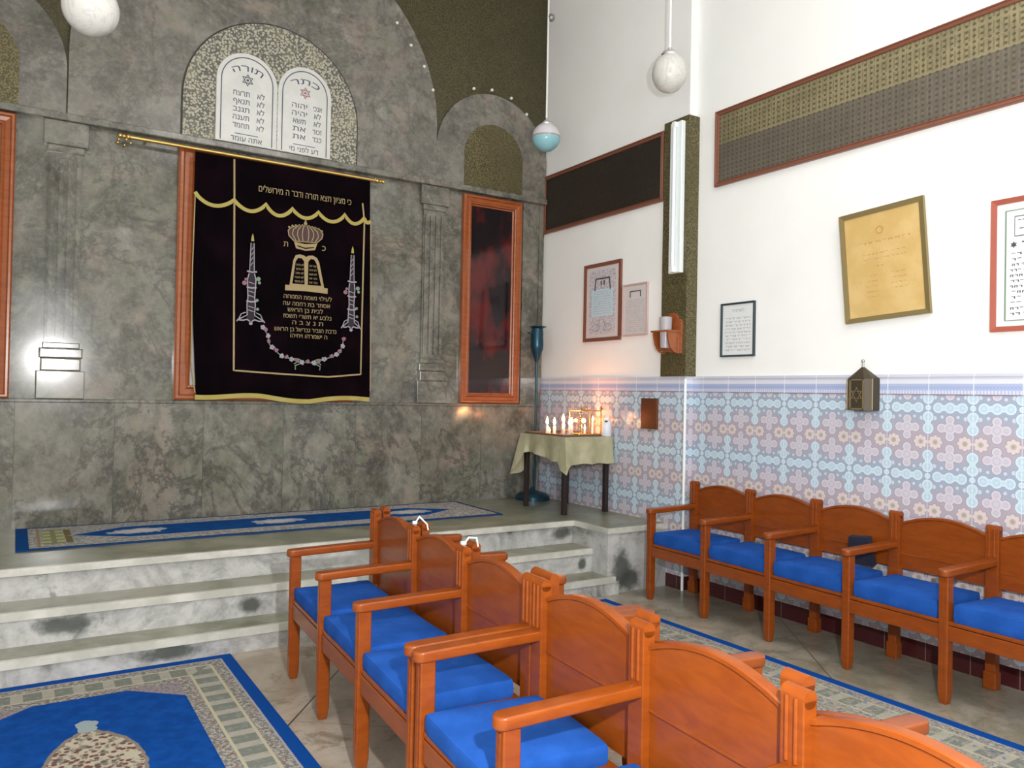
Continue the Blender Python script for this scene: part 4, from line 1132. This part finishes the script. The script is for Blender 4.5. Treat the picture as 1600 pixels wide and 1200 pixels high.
# ================================================================== BENCHES
def backrest_bm(u0, u1, w0, zlow, lower, drop=0):
    q = B(); n = 28
    def top(t): return .797-drop+(.052-drop*.3)*(math.sin(PI*min(max((t-.02)/.96, 0), 1)))**.85
    def panel(zb, inset, wa, wb, scale=1.0):
        t_ = bmesh.new(); pts = [(u0+inset, zb)]
        for i in range(n+1):
            t = i/n; u = u0+inset+(u1-u0-2*inset)*t
            pts.append((u, top(t)-inset*.9))
        pts.append((u1-inset, zb))
        lo = [t_.verts.new((u, wa, z)) for u, z in pts]; hi = [t_.verts.new((u, wb, z)) for u, z in pts]
        t_.faces.new(lo); t_.faces.new(hi[::-1])
        m_ = len(pts)
        for i in range(m_): t_.faces.new((lo[i], lo[(i+1) % m_], hi[(i+1) % m_], hi[i]))
        merge(q, t_)
    panel(.612, 0, w0+.020, w0+.050)
    # raised rim following the crest
    t_ = bmesh.new(); rows = []
    for i in range(n+1):
        t = i/n; u = u0+(u1-u0)*t; z = top(t)
        rows.append([t_.verts.new((u, w, zz)) for w, zz in ((w0+.020, z+.001), (w0+.014, z-.002), (w0+.014, z-.013), (w0+.020, z-.017))])
    for A, C in zip(rows, rows[1:]):
        for k in range(3): t_.faces.new((A[k], A[k+1], C[k+1], C[k]))
        t_.faces.new((A[3], A[0], C[0], C[3]))
    t_.faces.new(rows[0]); t_.faces.new(rows[-1])
    merge(q, t_)
    box(q, u0, u1, w0+.0175, w0+.05, .607, .615, .001)
    if lower: box(q, u0, u1, w0+.022, w0+.048, zlow, .608)
    return q
def bench(name, O, rz, n, pitch, label, zlow=.43, drop=0):
    e = empty(name, (O[0], O[1], 0), rz, label, 'bench')
    D = .455
    for i in range(n+1):
        u = i*pitch
        q = B()   # front leg, tapering at the foot
        t = bmesh.new(); bmesh.ops.create_cube(t, size=1, matrix=Matrix.Translation((u, .045, .317)) @ Matrix.Diagonal((.048, .052, .634, 1)))
        bmesh.ops.bisect_plane(t, geom=t.verts[:]+t.edges[:]+t.faces[:], plane_co=(0, 0, .055), plane_no=(0, 0, 1))
        for v in t.verts:
            if v.co.z < .01: v.co.x = u+(v.co.x-u)*.72; v.co.y = .045+(v.co.y-.045)*.72
        bmesh.ops.bevel(t, geom=t.edges[:], offset=.004, segments=1, affect='EDGES', clamp_overlap=True)
        merge(q, t); 
        box(q, u-.0065, u+.0065, .016, .020, .12, .62)
        obj('leg', q, 'varnished_wood', e, local=True)
        q = B(); edge = i in (0, n)
        pw = .034
        box(q, u-pw, u+pw, D, D+.042, .30, .836, .003)
        t = bmesh.new(); bmesh.ops.create_cone(t, cap_ends=True, segments=24, radius1=.021, radius2=.021, depth=.068)
        merge(q, t, Matrix.Translation((u, D+.021, .8365)) @ Matrix.Rotation(PI/2, 4, 'Y'))
        for s in (-.013, .013): 
            t = bmesh.new(); bmesh.ops.create_cone(t, cap_ends=True, segments=10, radius1=.0055, radius2=.0055, depth=.145)
            merge(q, t, Matrix.Translation((u+s, D-.001, .765)))
        obj('back_post', q, 'varnished_wood', e, local=True)
        q = B(); box(q, u-.026, u+.026, D-.006, D+.040, .085, .31, .003); box(q, u-.034, u+.034, D-.012, D+.042, 0, .09, .006)
        obj('leg', q, 'varnished_wood', e, local=True)
        q = B()   # arm rest with a rounded nose, rising slightly to the back
        t = bmesh.new(); aw = .031; pts = []
        for k in range(13):
            an = PI+PI*k/12; pts.append((u+aw*math.cos(an), .031+aw*math.sin(an)))
        pts += [(u+.029, D+.004), (u-.029, D+.004)]
        zt = lambda y: .668+.014*y/D
        lo = [t.verts.new((x, y, zt(y)-.036)) for x, y in pts]; hi = [t.verts.new((x, y, zt(y))) for x, y in pts]
        t.faces.new(lo); t.faces.new(hi[::-1])
        for k in range(len(pts)): t.faces.new((lo[k], lo[(k+1) % len(pts)], hi[(k+1) % len(pts)], hi[k]))
        bmesh.ops.recalc_face_normals(t, faces=t.faces[:])
        ed = [x for x in t.edges if abs(x.verts[0].co.z-x.verts[1].co.z) < .02]
        bmesh.ops.bevel(t, geom=ed, offset=.008, segments=3, profile=.6, affect='EDGES', clamp_overlap=True)
        merge(q, t); obj('armrest', q, 'varnished_wood', e, local=True, smooth=True)
        q = B(); box(q, u-.015, u+.015, .07, D, .335, .40, .003); obj('side_rail', q, 'varnished_wood', e, local=True)
    for i in range(n):
        u0, u1 = i*pitch, (i+1)*pitch
        q = B(); box(q, u0+.022, u1-.022, .028, .050, .318, .392, .003); obj('front_rail', q, 'varnished_wood', e, local=True)
        q = B(); box(q, u0+.002, u1-.002, .030, D, .396, .414, .003); obj('seat', q, 'varnished_wood', e, local=True)
        obj('backrest', backrest_bm(u0+.033, u1-.033, D+.004, zlow, True, drop), 'varnished_wood', e, local=True)
    return e
def cushion_mesh(wu, wd, h, seed):
    r = random.Random(seed); q = B(); nx, ny = 14, 12
    t = bmesh.new(); bmesh.ops.create_cube(t, size=1, matrix=Matrix.Translation((0, 0, h/2)) @ Matrix.Diagonal((wu, wd, h, 1)))
    bmesh.ops.subdivide_edges(t, edges=t.edges[:], cuts=9, use_grid_fill=True)
    for v in t.verts:
        x, y = v.co.x/(wu/2), v.co.y/(wd/2); f = (1-min(1, abs(x))**6)*(1-min(1, abs(y))**6)
        k = v.co.z/h
        v.co.z += k*(.007*f-.004+.003*math.sin(x*2.3+seed)*math.cos(y*2+seed*.7))
        rr_ = 1-.018*(abs(2*k-1)**4)
        v.co.x *= rr_; v.co.y *= rr_
        if abs(x) > .9 and abs(y) > .9: v.co.x *= .985; v.co.y *= .985
        v.co.z -= (0 if k < .5 else .006)*max(abs(x)**8, abs(y)**8)
    merge(q, t); return q
def cushion(bench_e, u, w, wu, wd, h, label, group, seed, rz=0):
    M = Matrix.Translation(bench_e.location) @ Matrix.Rotation(bench_e.rotation_euler.z, 4, 'Z')
    p = M @ Vector((u, w, .4145))
    o = obj('seat_cushion', cushion_mesh(wu, wd, h, seed), 'blue_cloth', label=label, cat='cushion', group=group, smooth=True)
    o.location = p; o.rotation_euler = (0, 0, bench_e.rotation_euler.z+rz)
    return o
R = math.radians
bA = bench('bench', (1.212, 4.075), R(-93.7), 3, .568, 'three-seat varnished wooden bench nearest the steps, its blue cushions facing the left-hand carpet')
bB = bench('bench', (1.100, 2.305), R(-93.7), 3, .563, 'closest bright orange-brown wooden bench, filling the lower right foreground with blue cushions')
bC = bench('bench', (2.132, 2.375), R(86.3), 3, .568, 'bench facing the right wall, back to back with the three-seater nearest the steps', drop=.018)
bD = bench('bench', (2.018, .620), R(86.3), 3, .563, 'bench facing the right wall, back to back with the closest foreground bench', drop=.018)
bR = bench('bench', (3.968, 4.385), R(-91.6), 5, .555, 'long dark red-brown bench with blue cushions standing along the tiled right wall', zlow=.528)
GA = 'blue cushions on the middle benches'
names = ['blue cushion on the seat of the middle bench closest to the steps', 'blue cushion on the middle seat of the three-seat bench nearest the steps', 'blue cushion just beyond the doubled armrests, last seat of the bench nearest the steps']
for i in range(3): cushion(bA, .568*(i+.5)+.0, .232, .512, .40, .072, names[i], GA, i+1)
names = ['blue cushion just this side of the doubled armrests, on the closest bench', 'blue cushion at the bottom edge of the photo, second seat of the closest bench', 'blue cushion on the closest bench seat, almost out of the photo at lower right']
for i in range(3): cushion(bB, .563*(i+.5)-.025, .230, .43, .415, .072, names[i], GA, i+11, R((-1.0, 2, 0)[i]))
GR = 'blue cushions on the bench along the tiled wall'
names = ['blue cushion on the farthest seat of the wall bench, nearest the platform', 'blue cushion on the second seat from the platform of the wall bench', 'blue cushion with the dark bag on its seat, middle of the wall bench',
         'blue cushion on the seat just right of the dark bag, wall bench', 'blue cushion on the wall bench seat cut by the right edge of the photo']
for i in range(5): cushion(bR, .555*(i+.5)+(0, .004, -.004, 0, .004)[i], .23, .485, .39, .095, names[i], GR, i+21, R((.4, -.5, .3, -.4, .5)[i]))
# dark bag on the wall bench
q = B(); M = Matrix.Translation((4.345, 2.885, .516)) @ Matrix.Rotation(R(-10), 4, 'Y') @ Matrix.Rotation(R(6), 4, 'Z')
t = bmesh.new(); bmesh.ops.create_cube(t, size=1, matrix=Matrix.Translation((0, 0, .085)) @ Matrix.Diagonal((.045, .15, .17, 1)))
bmesh.ops.subdivide_edges(t, edges=t.edges[:], cuts=5, use_grid_fill=True)
for v in t.verts: v.co.y *= 1-.25*(v.co.z/.17)**2; v.co.x += .008*math.sin(v.co.y*40+v.co.z*20)*(v.co.z/.17)
merge(q, t, M)
bg = obj('cloth_bag', q, 'dark_cloth', loc=(4.345, 2.885, .516), label='small dark navy cloth bag leaning on the backrest of the wall bench', cat='bag', smooth=True)
# bent white wires hooked on the bench posts
def wire(base, pts, lab):
    e = empty('wire_hook', base, 0, lab, 'hook')
    q = B()
    for p, r in zip(pts, pts[1:]):
        cyl(q, Vector(base)+Vector(p), Vector(base)+Vector(r), .0035, n=8)
    for p in pts: sphere(q, Vector(base)+Vector(p), .0038, n=8)
    obj('wire', q, 'white_paint', e)
    q = B(); p = pts[0]; box(q, base[0]+p[0]-.012, base[0]+p[0]+.008, base[1]+p[1]-.008, base[1]+p[1]+.008, base[2]+p[2]-.004, base[2]+p[2]+.010, .002); obj('tag', q, 'white_paint', e)
wire((1.665, 3.497, .857), [(0, 0, .004), (.022, 0, .034), (.055, -.02, -.004), (.06, -.02, -.03)], 'bent white wire hook on the second back post from the steps')
wire((1.625, 2.930, .857), [(0, 0, .004), (.022, 0, .028), (.055, -.01, .025), (.062, -.01, -.01)], 'bent white wire hook on the third back post from the steps')
